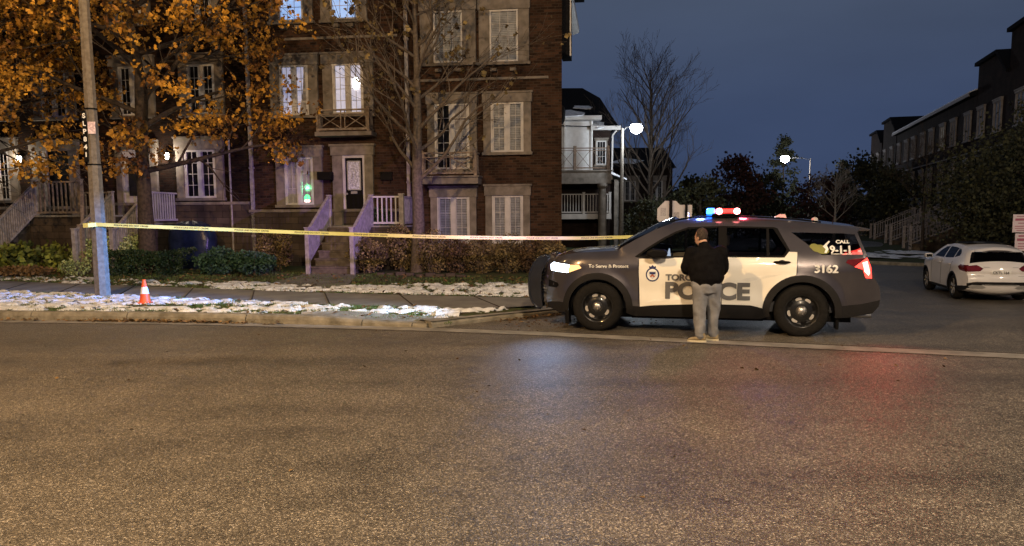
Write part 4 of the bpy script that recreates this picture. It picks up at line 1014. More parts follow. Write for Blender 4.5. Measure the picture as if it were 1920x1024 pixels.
# mirrors, handles, roof bar
for s_ in (-1, 1):
    b = MB(); y = s_*1.06; b.prism([(1.62,1.20),(1.64,1.26),(1.72,1.295),(1.92,1.28),(1.945,1.22),(1.92,1.165),(1.72,1.15)], y-.10, y+.10, 'y'); b.build('wing_mirror', M['black'], car, bevel=.03, smooth=False); 
    b = MB(); b.bar((1.78, s_*.90, 1.15), (1.80, y, 1.17), .10, .04); b.build('mirror_stalk', M['black'], car)
    for x0, x1 in ((2.46, 2.68), (3.47, 3.70)):
        b = MB(); n = 10; P = [(x0+(x1-x0)*i/n, s_*(Wc(x0+(x1-x0)*i/n, 1.10)+.012+.034*math.sin(math.pi*i/n)), 1.10) for i in range(n+1)]
        b.tube(P, [.010+.012*math.sin(math.pi*i/n)**.5 for i in range(n+1)], 8); xm = (x0+x1)/2; 
        v = [(xm+.055*math.cos(2*math.pi*k/16), s_*(Wc(xm, 1.10)+.006), 1.10+.032*math.sin(2*math.pi*k/16)) for k in range(16)]; b.add(v, [tuple(range(16))])
        b.build('door_handle', M['black'], car, smooth=True)
    b = MB(); b.tube([(1.95, s_*.60, 1.70), (2.3, s_*.585, 1.765), (3.0, s_*.58, 1.775), (3.8, s_*.575, 1.725), (4.15, s_*.58, 1.68)], .013, 6); b.build('roof_rail', M['black'], car)
b = MB()
for x in (1.505, 2.74, 3.80):
    P = [(x, -(Wc(x, z)+.0065), z) for z in [.44+.05*i for i in range(15)] if x < 3 or z > .93]
    for p, q in zip(P, P[1:]): b.bar(p, q, .007, .004)
b.build('door_gap', M['black'], car)
bar = thing('beacon_bar', None, None)
bar.parent = car; bar.location = (2.72, 0, 1.80)
b = MB(); b.box(-.14, -.62, -.012, .27, .62, .018); b.box(-.08, -.55, -.05, -.02, -.50, -.012); b.box(.12, -.55, -.05, .2, -.50, -.012); b.box(-.08, .50, -.05, -.02, .55, -.012); b.box(.12, .50, -.05, .2, .55, -.012); b.build('bar_base', M['black'], bar, bevel=.006)
MB().box(-.14, -.60, .090, .20, .60, .105).build('bar_lid', M['black'], bar, bevel=.01)
for s_ in (-1, 1):
    MB().box(-.22, s_*.02, .0, -.10, s_*.62, .10).build('blue_lens', M['blueb'], bar, bevel=.02)
    MB().box(-.09, s_*.02, .02, .26, s_*.615, .088).build('red_lens', M['redg'], bar, bevel=.02)
    for x in (-.035, .225):
        b = MB(); b.lathe([(0, -.052), (.037, -.037), (.052, 0), (.037, .037), (0, .052)], (x, s_*.615, .05), 'x', 14); b.build('flasher', M['redb'], bar, smooth=True)
def CW(x, y, z): return car.matrix_basis @ Vector((x, y, z))
bpy.context.view_layer.update()
b = MB(); b.tube([(2.22, -.45, 1.70), (2.22, -.45, 1.84)], [.018, .012], 8); b.build('antenna', M['lwhite'], car)
b = MB(); b.prism([(3.5,1.745),(3.72,1.74),(3.70,1.80),(3.62,1.80)], -.03, .03, 'y'); b.lathe([(.05, 1.70), (.045, 1.735), (.02, 1.75), (0, 1.75)], (4.1, -.3, 0), 'z', 12); b.build('roof_fin', M['white'], car)
b = MB(); b.tube([(4.4, 0, 1.64), (4.42, 0, 1.78)], .008, 5); b.build('antenna', M['black'], car)
b = MB(); b.prism([(4.40,1.64),(4.70,1.605),(4.84,1.575),(4.82,1.545),(4.62,1.54)], -.56, .56, 'y'); b.build('spoiler', M['suvgrey'], car, bevel=.012)
# push bumper: wide curved wings wrapping the front, cross tubes
for s_ in (-1, 1):
    b = MB(); pr = [(x_-.05, z_) for x_, z_ in [(.10,1.13),(.02,1.155),(-.08,1.12),(-.17,1.02),(-.23,.88),(-.25,.70),(-.24,.52),(-.20,.40),(-.13,.31),(-.05,.29),(-.03,.33),(-.05,.5),(-.06,.7),(-.04,.88),(.03,1.03)]]
    b.prism(pr, s_*.50, s_*.535, 'y'); b.build('bumper_wing', M['blueshine'], car, bevel=.01)
    b = MB(); b.tube([(x-.012, s_*.52, z) for x, z in pr[:10]], .022, 8); b.build('bumper_tube', M['blueshine'], car, smooth=True)
    b = MB(); b.box(-.16, s_*.26-.03, .40, -.11, s_*.26+.03, 1.06); b.box(-.13, s_*.26-.02, .5, .05, s_*.26+.02, .56); b.build('bumper_upright', M['blueshine'], car, bevel=.008)
b = MB()
for z, x in ((1.06, -.13), (.80, -.22), (.52, -.22)): b.tube([(x+.04, -.50, z), (x, -.2, z), (x, .2, z), (x+.04, .50, z)], .025, 8)
b.build('bumper_crossbar', M['blueshine'], car, smooth=True)
def fx(y, z): return lerp_tab([(.34,.03),(.48,.0),(.7,.0),(.86,.03),(.98,.06),(1.07,.1)], z) - .16*(1-(y/.75)**2)
b = MB()
for k in range(7): z = .58+.055*k; P = [(fx(y, z)-.012, y, z) for y in [-.55+.11*i for i in range(11)]]; [b.bar(p, q, .02, .018) for p, q in zip(P, P[1:])]
b.build('grille', M['black'], car)
b = MB()     # lower fog recess at the corner
P = [(x, -(Wc(x, z)+.007), z) for x, z in ((.05,.78),(.22,.74),(.24,.70),(.20,.66),(.04,.66))]; b.add(P, [(0,1,2,3,4)]); P = [(p[0], -p[1], p[2]) for p in P]; b.add(P, [(4,3,2,1,0)])
b.build('fog_recess', M['black'], car)
for s_ in (-1, 1):
    MB().box(.36, s_*.72, .10, .42, s_*.92, .32).build('mud_flap', M['black'], car); MB().box(4.36, s_*.72, .12, 4.40, s_*.92, .34).build('mud_flap', M['black'], car)
b = MB(); b.lathe([(.035, 4.45), (.035, 4.92), (.03, 4.92)], (0, -.45, .28), 'x', 12); b.build('exhaust', M['chrome'], car, smooth=True)
b = MB(); b.box(.42, -.69, .20, 4.6, .69, .34); b.box(.40, -.68, .22, 1.34, .68, .88); b.box(3.41, -.68, .22, 4.35, .68, .88); b.box(1.4, -.84, .21, 3.35, .84, .30); b.build('underbody', M['black'], car)
# lettering (both flanks carry it; the far side is mirrored in x so it reads)
for s_ in (-1, 1):
    def T(sx0, str_, size, x, z, m, **k):
        o = wrap_text(str_, size, 0, 0, car, m, lambda a, b_: 0, of=0, side=-1, **k)
        w_ = max(v.co.x for v in o.data.vertices)
        n_v = len(o.data.vertices); w_ += k.get('dx_', 0)
        for v in o.data.vertices:
            X_ = x + v.co.x if s_ == -1 else x + w_ - v.co.x
            Z_ = z + v.co.z; v.co = (X_, s_*(Wc(X_, Z_) + k.get('of_', .016)), Z_)
        return o
    T(0, "TORONTO", .125, 1.915, .815, M['letter'], bold=.006, sx=1.12, ext=0, name='city_lettering')
    T(0, "POLICE", .335, 1.90, .545, M['letter'], bold=.016, sx=1.13, ext=0, name='police_lettering')
    T(0, "To Serve & Protect", .072, .735, .995, M['lwhite'], bold=0, fat=.003, sx=1.08, ext=0, name='motto_lettering')
    T(0, "3162", .155, 4.03, .955, M['lwhite'], bold=0, fat=.0075, sx=1.06, ext=0, name='fleet_number')
    T(0, "9-1-1", .15, 4.245, 1.235, M['lwhite'], bold=0, fat=.007, sx=.95, ext=0, name='call_lettering')
    T(0, "CALL", .065, 4.33, 1.375, M['lwhite'], bold=0, fat=.003, sx=1.25, ext=0, name='call_lettering')
    b = MB()
    def disc(pts, m, of): b.add([(x, s_*(Wc(x, z)+of), z) for x, z in pts], [tuple(range(len(pts)))], m)
    def ell(cx, cz, rx, rz, n=24): return [(cx+rx*math.cos(2*math.pi*i/n), cz+rz*math.sin(2*math.pi*i/n)) for i in range(n)]
    cx, cz = 1.715, .895
    disc(ell(cx, cz, .102, .108), 0, .0065); disc(ell(cx, cz, .082, .087), 1, .008)
    disc([(cx-.055, cz+.05), (cx+.055, cz+.05), (cx+.055, cz-.01), (cx, cz-.07), (cx-.055, cz-.01)], 2, .0095)
    disc([(cx-.045, cz+.04), (cx+.045, cz+.04), (cx+.045, cz+.012), (cx, cz+.0), (cx-.045, cz+.012)], 0, .0105)
    disc([(cx-.04, cz-.025), (cx, cz+.01), (cx+.04, cz-.025), (cx+.025, cz-.045), (cx, cz-.02), (cx-.025, cz-.045)], 3, .011)
    disc([(cx-.05, cz+.10), (cx-.05, cz+.135), (cx-.025, cz+.12), (cx, cz+.15), (cx+.025, cz+.12), (cx+.05, cz+.135), (cx+.05, cz+.10)], 0, .0108)
    b.build('crest', [mat('crest navy', (.02,.03,.12)), M['lwhite'], mat('crest pale', (.6,.6,.62)), mat('crest rust', (.45,.12,.05))], car)
    b = MB()
    for (x, z, a_, c_) in ((4.10, 1.30, .10, .055), (4.03, 1.33, .06, .04), (4.16, 1.26, .08, .04)): b.add([(px_, s_*(Wc(px_, pz_)+.004+.002*a_), pz_) for px_, pz_ in ell(x, z, a_, c_, 14)], [tuple(range(14))])
    b.build('window_emblem', mat('olive emblem', (.22,.22,.06)), car)
    b = MB(); b.add([(x, s_*(Wc(x, z)+.010), z) for x, z in ((4.15,1.33),(4.19,1.29),(4.17,1.24),(4.20,1.235),(4.23,1.29),(4.21,1.345),(4.255,1.40),(4.235,1.41))], [tuple(range(8))]); b.add([(x, s_*(Wc(x, z)+.008), z) for x, z in ((4.26,1.218),(4.55,1.218),(4.55,1.228),(4.26,1.228))], [(0,1,2,3)])
    b.build('call_mark', M['lwhite'], car)
    b = MB(); b.add([(x, s_*(Wc(x, z)+.006), z) for x, z in ((1.60,.47),(1.9,.56),(2.2,.60),(2.5,.66),(2.5,.60),(2.2,.53),(1.9,.49))], [tuple(range(7))])
    b.add([(x, s_*(Wc(x, z)+.006), z) for x, z in ((2.76,.76),(3.0,.84),(3.3,.90),(3.6,.925),(3.4,.87),(3.1,.80),(2.76,.70))], [tuple(range(7))]); b.build('livery_stripe', M['cream2'], car)
# lamps of the car itself
p = CW(-.06, -.80, .97); lamp('beacon_beam', 'SPOT', CW(2.3, -.3, 1.95), 20000, (.06, .30, 1.0), .06, aim=(-8.58, 16.0, .75), spot_size=R(16), spot_blend=1)
lamp('headlamp_beam', 'SPOT', p, 1600, (.42, .66, 1.0), .06, aim=(-7.4, 15.3, .6), spot_size=R(52), spot_blend=1)
p = CW(.02, -1.0, .98); lamp('headlamp_spill', 'SPOT', p, 48, (.35, .55, 1.0), .07, aim=(.5, 8.8, 0), spot_size=R(70), spot_blend=1)
lamp('tail_lamp_light', 'SPOT', CW(4.97, -.90, 1.0), 28, aim=(4.8, 9.0, 0), spot_size=R(90), spot_blend=1, col=(1.0, .08, .05), size=.05)
lamp('blue_beacon_light', 'POINT', CW(2.40, -.45, 1.93), 40, (.12, .22, 1.0), .06)
lamp('red_beacon_light', 'POINT', CW(3.05, -.45, 1.93), 36, (1.0, .08, .14), .06)
for i, (u, pw) in enumerate(((-13.5, 2100), (-9.5, 2600), (-6.0, 1500), (-2.6, 330))):   # the rotating beams sweeping the facades
    lamp('beacon_beam', 'SPOT', CW(2.5, .45, 1.98), pw, (.48, .26, 1.0), .06, aim=FW(u, 0, 1.7), spot_size=R(26), spot_blend=1)

# ---- parked white hatchback
WA = R(-104); wf = Vector((12.46, 21.6)); WX = Vector((math.cos(WA), math.sin(WA))); WYv = Vector((-math.sin(WA), math.cos(WA)))
org = wf - WX*3.53 + WYv*.86
car2 = thing('parked_car', 'white compact hatchback parked by the right lawn seen from behind', 'car', (org.x, org.y, -.585), WA)
TOP2 = [(0,.7),(.15,.95),(.9,1.08),(1.25,1.14),(2.0,1.48),(2.6,1.50),(3.4,1.46),(4.0,1.36),(4.42,.8)]
def Wh(x, z):
    w = .90
    if x < .8: w -= .25*((.8-x)/.8)**2.2
    if x > 3.6: w -= .13*((x-3.6)/.8)**2.2
    if z > .92: w -= .05*sm(.92, 1.06, z)
    if z > 1.05: w -= (z-1.05)*.52
    if z < .45: w -= .05*((.45-z)/.25)**2
    for cx in (.85, 3.53):
        d = math.hypot(x-cx, z-.345)
        if z < .9: w += .02*(1-sm(.42, .6, d))
    d = lerp_tab(TOP2, x)-z
    if d < .1 and (x < 1.2 or x > 2): w -= .06*(1-max(0, d)/.1)**2
    return w
out2 = ([(.05,.30),(.0,.45),(.02,.65),(.08,.85),(.2,.95),(.9,1.08),(1.22,1.13),(1.6,1.33),(1.95,1.46),(2.3,1.50),(2.7,1.505),(3.3,1.475),(3.8,1.41),(4.02,1.37),(4.12,1.22),(4.26,1.03),(4.32,.95),(4.38,.84),(4.36,.74),(4.42,.62),(4.41,.48),(4.34,.34),(4.1,.26)]
        + arc(3.53,.345,.385,-12,192,24) + [(3.0,.22),(1.4,.22)] + arc(.85,.345,.385,-12,192,24) + [(.3,.24)])
wA = [(1.45,1.10),(1.75,1.29),(2.05,1.40),(2.35,1.425),(2.35,1.10)]; wB = [(2.42,1.10),(2.42,1.425),(2.9,1.42),(3.2,1.40),(3.2,1.13)]; wC = [(3.25,1.14),(3.25,1.395),(3.45,1.37),(3.62,1.28),(3.60,1.20)]
tA = [(3.98,.99),(3.90,.93),(4.0,.84),(4.33,.80),(4.37,.88),(4.28,.98)]
rk2 = [(1.2,.18),(1.2,.30),(3.15,.30),(3.15,.18)]
rl2 = [(3.9,.2),(3.95,.40),(4.5,.44),(4.5,.2)]
def kind2(x, z):
    if z < .8 and (abs(math.hypot(x-3.53, z-.345)-.385) < .02 or abs(math.hypot(x-.85, z-.345)-.385) < .02): return 'well'
    if z < .27: return 'under'
    if x < .2: return 'front'
    if x < 1.25: return 'hood'
    if x < 2.0 and z > 1.1: return 'ws'
    if x > 4.0 and 1.04 < z < 1.34: return 'rglass'
    if z > 1.3: return 'roof'
    return 'tail'
def bul2(x, z):
    if z < .27: return 0
    if x < .2: return .14
    if x > 4: return .11
    return .05
build_car(car2, dict(outline=out2, W=Wh, paint='whitecar', kind=kind2, bulge=bul2,
  names=dict(well=('wheel_well', 'black'), under=('underbody', 'black'), front=('front_bumper', 'whitecar'), hood=('hood', 'whitecar'), ws=('windscreen', 'clear'), roof=('roof', 'whitecar'), rglass=('rear_window', 'tint'), tail=('tailgate', 'whitecar')),
  regions=[('side_window', wA, 'tint', 0), ('side_window', wB, 'tint', 0), ('side_window', wC, 'tint', 0), ('tail_light', tA, 'taild', .006),
    ('wheel_arch', arc(.85,.345,.43,-14,194,24)+arc(.85,.345,.385,192,-12,24), 'cladding', .008), ('wheel_arch', arc(3.53,.345,.43,-14,194,24)+arc(3.53,.345,.385,192,-12,24), 'cladding', .008),
    ('sill', rk2, 'cladding', .004), ('bumper_cladding', rl2, 'cladding', .004)]))
RX = [(.26,4.1),(.34,4.34),(.48,4.41),(.62,4.42),(.74,4.36),(.84,4.38),(.95,4.32),(1.03,4.26),(1.22,4.12),(1.37,4.02)]
def rearpatch(name, poly, m, of=.008):
    vv, tr = cdt_regions(poly, [], .05); b = MB(); ids = {}
    for f, _, _ in tr:
        g = []
        for i in f:
            if i not in ids:
                y, z = vv[i]; x = lerp_tab(RX, z); w = Wh(x, z); ids[i] = len(b.v); b.v.append((x + .11*(1-(y/w)**2)*(1 if z > .3 else 0) + of, y, z))
            g.append(ids[i])
        b.f.append(tuple(g)); b.m.append(0)
    return b.build(name, M[m], car2, smooth=True)
for s_ in (-1, 1):
    mir = lambda P: [(s_*a, b_) for a, b_ in P]
    rearpatch('tail_light', mir([(.42,.90),(.50,.83),(.78,.81),(.80,.96),(.55,.99)]), 'taild', .012)
    rearpatch('exhaust_trim', mir([(.34,.38),(.42,.35),(.70,.36),(.76,.42),(.68,.46),(.42,.45)]), 'silver', .014)
rearpatch('bumper_diffuser', [(-.78,.28),(.78,.28),(.80,.50),(.6,.545),(-.6,.545),(-.80,.50)], 'cladding', .006)
rearpatch('bumper_strip', [(-.40,.44),(.40,.44),(.38,.475),(-.38,.475)], 'silver', .012)
rearpatch('chrome_strip', [(-.42,.925),(.42,.925),(.42,.945),(-.42,.945)], 'silver', .012)
rearpatch('number_plate', [(-.24,.74),(.24,.74),(.24,.86),(-.24,.86)], 'lwhite', .016)
rearpatch('tailgate_seam', [(-.56,.70),(.56,.70),(.56,.706),(-.56,.706)], 'black', .008)
o = text("CKTL 164", .10, (4.52, -.215, .765), (R(90), 0, R(90)), car2, M['letter'], name='plate_number', bold=.002, ext=0, sx=.92)
rearpatch('rear_window', [(-.66,1.06),(.66,1.06),(.60,1.30),(-.60,1.30)], 'black', .006)
b = MB(); b.prism([(3.9,1.405),(4.10,1.36),(4.16,1.335),(4.02,1.33)], -.55, .55, 'y'); b.build('spoiler', M['whitecar'], car2, bevel=.01)
b = MB(); b.box(2.1, -.5, 1.535, 3.3, .5, 1.55); b.build('sunroof', M['black'], car2, bevel=.01)
for s_ in (-1, 1):
    b = MB(); b.prism([(1.42,1.04),(1.42,1.15),(1.50,1.19),(1.62,1.17),(1.63,1.06)], s_*.93, s_*1.13, 'y'); b.build('wing_mirror', M['whitecar'], car2, bevel=.02)
    MB().box(1.634, s_*.95, 1.07, 1.637, s_*1.11, 1.15).build('mirror_glass', M['black'], car2)
    for x in (2.15, 3.05): b = MB(); b.tube([(x, s_*(Wh(x, .95)+.01), .95), (x+.09, s_*(Wh(x, .95)+.035), .955), (x+.2, s_*(Wh(x, .95)+.01), .95)], .014, 6); b.build('door_handle', M['whitecar'], car2, smooth=True)
    for x in (.85, 3.53): wheel(car2, x, s_*.885, .345, .235, sy=s_, style='alloy', w=.225)
b = MB(); b.box(1.3, -.75, .3, 4.1, .75, .6); b.box(1.2, -.7, .6, 1.5, .7, 1.02); b.box(3.3, -.6, .6, 3.45, .6, 1.1); b.build('cabin_floor', M['interior'], car2)
b = MB()
for x in (1.42, 2.38, 3.30):
    P = [(x, -(Wh(x, z)+.0035), z) for z in [.34+.05*i for i in range(15)]]
    for p, q in zip(P, P[1:]): b.bar(p, q, .006, .004)
b.build('door_gap', M['black'], car2)
b = MB(); b.box(.4, -.65, .18, 4.2, .65, .3); b.box(.45, -.64, .2, 1.25, .64, .75); b.box(3.13, -.64, .2, 3.93, .64, .75); b.build('underbody', M['black'], car2)
# ---------------------------------------------------------------- street furniture
pole = thing('street_lamp', 'tall tapered concrete lamp pole carrying a vertical black number plate, tape tied round it', 'street lamp', (-8.58, 16.05, .15), R(8), 'street lamps')
b = MB(); n = 8
b.lathe([(.163, -.1), (.160, 0), (.135, 2.75), (.134, 2.76), (.127, 2.77), (.118, 3.9), (.108, 5.5), (.085, 8.6), (0, 8.62)], n=8); b.build('shaft', M['pole'], pole)
b = MB(); b.tube([(0, 0, 8.3), (.15, -.8, 8.75), (.35, -2.2, 8.85), (.45, -3.1, 8.6)], .035, 8); b.build('arm', M['metal'], pole, smooth=True)
b = MB(); b.prism([(-.12, 0), (.12, 0), (.16, .12), (.08, .2), (-.08, .2), (-.16, .12)], -3.75, -3.05, 'y'); o = b.build('lamp_head', M['metal'], pole); o.location = (.45, 0, 8.46)
for z in (2.73, 3.85): b = MB(); b.lathe([(.145 if z < 3 else .134, z), (.145 if z < 3 else .134, z+.03)], n=8); b.build('strap_band', M['black'], pole)
b = MB(); b.box(-.122, -.165, 2.80, -.045, -.150, 3.82); b.box(-.10, -.152, 3.0, -.06, -.10, 3.6); pl_ = b.build('number_plate', M['black'], pole)
for i, ch in enumerate("SLP841"): text(ch, .13, (-.084, -.168, 3.67-.155*i), (R(90), 0, 0), pl_, M['lwhite'], name='plate_character', bold=.004, ext=0, align='CENTER')
b = MB(); b.box(-.03, -.140, 3.36, .115, -.128, 3.60); b.build('notice', mat('pink notice', (.75,.60,.62), (.5,.38,.42), .6, scale=22, contrast=.1), pole)
def lamp_post(lab, x, y, z0, h, hx, hy, m='pole', r0=.12, bulb=.17):
    t = thing('street_lamp', lab, 'street lamp', (x, y, z0), 0, 'street lamps')
    b = MB(); b.lathe([(r0*1.2, -.3), (r0, .1), (r0*.6, h), (0, h+.01)], n=8); b.build('shaft', M[m], t)
    b = MB(); b.tube([(0, 0, h-.15), (hx*.3, hy*.3, h+.05), (hx*.9, hy*.9, h+.08)], .03, 6); b.build('arm', M['metal'], t)
    d = Vector((hx, hy, 0)).normalized()
    b = MB(); b.bar((hx*.85, hy*.85, h+.12), (hx+d.x*.3, hy+d.y*.3, h+.12), .28, .10); b.build('lamp_head', M['metal'], t)
    b = MB(); b.lathe([(0, -bulb), (bulb*.8, -bulb*.6), (bulb, 0), (bulb*.8, bulb*.5), (0, bulb*.55)], (hx, hy, h+.0), n=14); b.build('lamp_glass', M['streetbulb'], t, smooth=True)
    return t
M['streetbulb'] = mat('street lamp glass', (1, 1, 1), None, .4, emit=(.93, .96, 1.0), estr=40)
lamp_post('pale pole with glaring white street lamp right of the white-sided house', 5.30, 37.3, 0, 5.9, .62, -.3, bulb=.30)
lamp_post('distant slim pole with arm reaching left to a glaring lamp above the police car', 33.0, 86, 0, 7.9, -2.8, 0, bulb=.48, r0=.10)
lamp_post('tiny lit street lamp far down the side street above the beacon lights', 30.5, 120, 0, 3.9, -.1, -.1, bulb=.22, r0=.08)
lamp_post('street lamp on the photographer side of the road, right', 1.6, -5.0, 0, 8.9, 0, 1.8)
lamp_post('unseen street lamp added at far right to brighten the right side', 15.0, 1.0, 0, 8.9, 0, 1.8)  # added lamp outside the view, brightens road and parked car
lamp_post('street lamp on the photographer side of the road, left', -6.8, 1.4, 0, 8.9, 0, 2.0)
for n_ in (): pass

cone = thing('traffic_cone', 'small orange traffic cone with one white band standing on the snowy verge', 'traffic cone', (-7.09, 14.78, verge_z(-7.09, 14.78)+.03), R(9))
b = MB(); b.box(-.13, -.13, -.03, .13, .13, 0); b.build('base', M['orange'], cone, bevel=.012)
b = MB(); b.lathe([(.105, 0), (.10, .02), (.078, .16)], n=24); b.lathe([(.0545, .29), (.03, .42), (.025, .435), (.0, .435)], n=24); b.build('cone_body', M['orange'], cone, smooth=True)
b = MB(); b.lathe([(.079, .16), (.0555, .29)], n=24); b.build('band', M['reflect'], cone, smooth=True)

# barrier tape from the pole to the sign post
P_ = [(-8.70, 16.00, 1.70), (-8.42, 15.88, 1.67), (-6.14, 15.95, 1.565), (-4.25, 16.1, 1.475), (-2.9, 16.2, 1.42), (-1.2, 16.4, 1.355), (1.11, 16.8, 1.310), (2.2, 16.95, 1.315), (3.46, 17.0, 1.345)]
def tp(s):
    k = s*(len(P_)-1); i = min(int(k), len(P_)-2); f = k-i
    p0 = Vector(P_[max(i-1, 0)]); p1 = Vector(P_[i]); p2 = Vector(P_[i+1]); p3 = Vector(P_[min(i+2, len(P_)-1)])
    return .5*((2*p1)+(p2-p0)*f+(2*p0-5*p1+4*p2-p3)*f*f+(3*p1-p0-3*p2+p3)*f**3)
tape = thing('barrier_tape', 'yellow printed police tape stretched from the concrete pole to the stop sign post', 'barrier tape')
N_ = 240; AL = [0]; PT = [tp(i/N_) for i in range(N_+1)]
for a, c in zip(PT, PT[1:]): AL.append(AL[-1]+(c-a).length)
def tdir(s): return Vector((0, math.sin(s*.9)*.16+.05, 1)).normalized()   # slow twist
def at_len(l):
    import bisect
    i = max(0, min(N_-1, bisect.bisect(AL, l)-1)); f = (l-AL[i])/(AL[i+1]-AL[i]); return PT[i].lerp(PT[i+1], f)
b = MB(); v = []; f = []
for i, p in enumerate(PT):
    u = tdir(AL[i])*.037; v += [p-u, p+u]
    if i: f.append((2*i-2, 2*i, 2*i+1, 2*i-1))
b.add(v, f); b.build('ribbon', M['tape'], tape, smooth=True)
b = MB(); zz = 1.67-.15
b.lathe([(.168, 1.50), (.163, 1.585)], n=8); o = b.build('knot', M['tape'], tape); o.location = (-8.58, 16.05, .13); o.rotation_euler = (R(3), R(-4), R(8))
def textrun(body, l0, size):
    o = text(body, size, (0,0,0), (0,0,0), tape, M['ink'], name='tape_lettering', ext=0, bold=.001, sx=1)
    for vv in o.data.vertices:
        l = l0+vv.co.x*1.25; p = at_len(l) + tdir(l)*(vv.co.y-.012); q = p + Vector((0, -.003, 0)); vv.co = q
l = .62
while l < AL[-1]-1.0: textrun("POLICE LINE DO NOT CROSS", l, .042); l += 1.22

t = thing('stop_sign', 'unpainted back of an octagonal stop sign on a dark steel post beside the police car', 'road sign', (3.50, 17.05, 0), R(4), 'signs seen from behind')
b = MB(); b.prism([(.31*math.cos(R(22.5+45*i))*1.02, 1.815+.31*math.sin(R(22.5+45*i))*1.02) for i in range(8)], 0, .012, 'y'); b.build('plate', M['sign'], t)
b = MB(); b.box(-.03, -.06, -.2, .03, -.004, 2.14); b.build('post', M['black'], t)
b = MB(); b.box(-.22, -.004, 1.78, -.10, -.001, 1.95); b.build('sticker', mat('pale sticker', (.40,.38,.37), (.30,.29,.28), .6, scale=30, contrast=.1), t); b = MB(); b.box(.07, -.004, 1.68, .2, -.001, 1.86); b.build('sticker', mat('faded sticker', (.36,.34,.33), (.25,.24,.23), .6, scale=30, contrast=.1), t)
t = thing('rectangular_sign', 'plain back of a small rectangular sign right of the octagonal one', 'road sign', (3.90, 17.3, 0), R(4), 'signs seen from behind')
b = MB(); b.box(-.17, 0, 1.50, .14, .01, 2.02); b.build('plate', M['sign'], t, bevel=.03)
MB().box(-.025, -.05, -.2, .025, -.003, 2.04).build('post', M['black'], t)
t = thing('parking_sign', 'white rule sign with red print on a wooden post at the right edge', 'road sign', (17.25, 26.0, -1.84), R(-20)); t.scale = (1.733,)*3
sp_ = mat('white sign enamel', (.72,.62,.66), (.66,.56,.6), .4); rp_ = mat('red sign print', (.45,.12,.2), None, .5)
b = MB(); b.box(-.19, 0, 1.72, .19, .01, 2.07); b.build('upper_plate', sp_, t, bevel=.015)
b = MB(); b.box(-.135, 0, 1.36, .19, .01, 1.70); b.build('lower_plate', sp_, t, bevel=.01)
b = MB()
for z, x0, x1, h in ((2.03, -.13, .13, .012), (1.97, -.15, .15, .045), (1.90, -.1, .12, .015), (1.84, -.15, .15, .015), (1.80, -.15, .15, .012), (1.76, -.12, .14, .012), (1.65, -.08, .12, .03), (1.58, -.1, .15, .05), (1.50, -.08, .1, .015), (1.45, -.08, .14, .015), (1.41, -.08, .12, .012)): b.box(x0, -.004, z-h/2, x1, -.001, z+h/2)
b.build('print', rp_, t); MB().box(-.04, .012, .55, .06, .08, 2.05).build('post', M['bark'], t)

# covered grill and garden edging
t = MB(); v = []; n = 26; lev = [(0, .62, .36), (.25, .66, .38), (.55, .68, .38), (.85, .70, .37), (1.1, .66, .34), (1.28, .52, .28), (1.38, .30, .18), (1.41, 0.02, .02)]
for li, (z, a_, c_) in enumerate(lev):
    for k in range(n):
        g_ = 2*math.pi*k/n; cg, sg = math.cos(g_), math.sin(g_); f_ = 1+.05*math.sin(k*3.1+li*.4)*(1-li/8)
        v.append((math.copysign(abs(cg)**.6, cg)*a_*f_, math.copysign(abs(sg)**.6, sg)*c_*f_, z+.03*math.sin(k*1.7)))
f = [(i*n+k, i*n+(k+1) % n, (i+1)*n+(k+1) % n, (i+1)*n+k) for i in range(len(lev)-1) for k in range(n)]
t.add(v, f); tag(t.build('covered_grill', M['tarp'], None, True, FW(-11.0, 1.25, .28), -A), 'barbecue grill under a navy blue cover beside the stone wall', 'grill')
r = random.Random(4)
for k in range(9):
    b = MB(); w_ = r.uniform(.20, .28); b.box(-w_/2, -.09, -.05, w_/2, .09, r.uniform(.06, .11)); x = -3.45+.27*k; y = 20.25 - .10*k
    o = tag(b.build('edging_stone', M['base'], None, False, (x, y, lawn_z(x, y)), r.uniform(-.1, .1), bevel=.025), ['first','second','third','fourth','fifth','sixth','seventh','eighth','ninth'][k]+' from the left of the rough edging stones at the slim tree', 'edging stone', 'edging stones below the hedge')
b = MB(); r = random.Random(14)

# ---------------------------------------------------------------- trees and shrubs
def branch(b, tips, rng, p, d, L_, r0, depth, up=.12, spread=.6, nk=(3, 5), wig=.12, seg=5, nmin=3, ratio=.62):
    pts = [p]; rad = [r0]; q = p.copy(); dd = d.copy()
    for i in range(seg):
        dd = (dd + Vector((rng.gauss(0, wig), rng.gauss(0, wig), rng.gauss(0, wig)*.6 + up*.5))).normalized()
        q = q + dd*(L_/seg); pts.append(q.copy()); rad.append(max(.0055, r0*(1-.72*(i+1)/seg)))
    b.tube(pts, rad, 6 if r0 > .04 else (4 if r0 > .012 else 3), cap=False)
    if depth <= 0: tips.append((pts[-1], pts[-3])); return
    n = rng.randint(*nk)
    for k in range(n):
        t = .25 + .72*(k+rng.random()*.8)/n; i = min(seg-1, int(t*seg)); f = t*seg-i
        o = pts[i].lerp(pts[i+1], f); ax = (pts[i+1]-pts[i]).normalized(); s = ax.orthogonal().normalized(); s = Matrix.Rotation(rng.uniform(0, 6.28), 3, ax) @ s
        nd = (ax*(1-spread*.5) + s*spread + Vector((0, 0, up))).normalized()
        branch(b, tips, rng, o, nd, L_*ratio*rng.uniform(.75, 1.15), rad[i]*.55, depth-1, up, spread, nk, wig, max(3, seg-1), nmin, ratio)
    tips.append((pts[-1], pts[-2]))
def shift(pts): return [Vector(p) for p in pts]

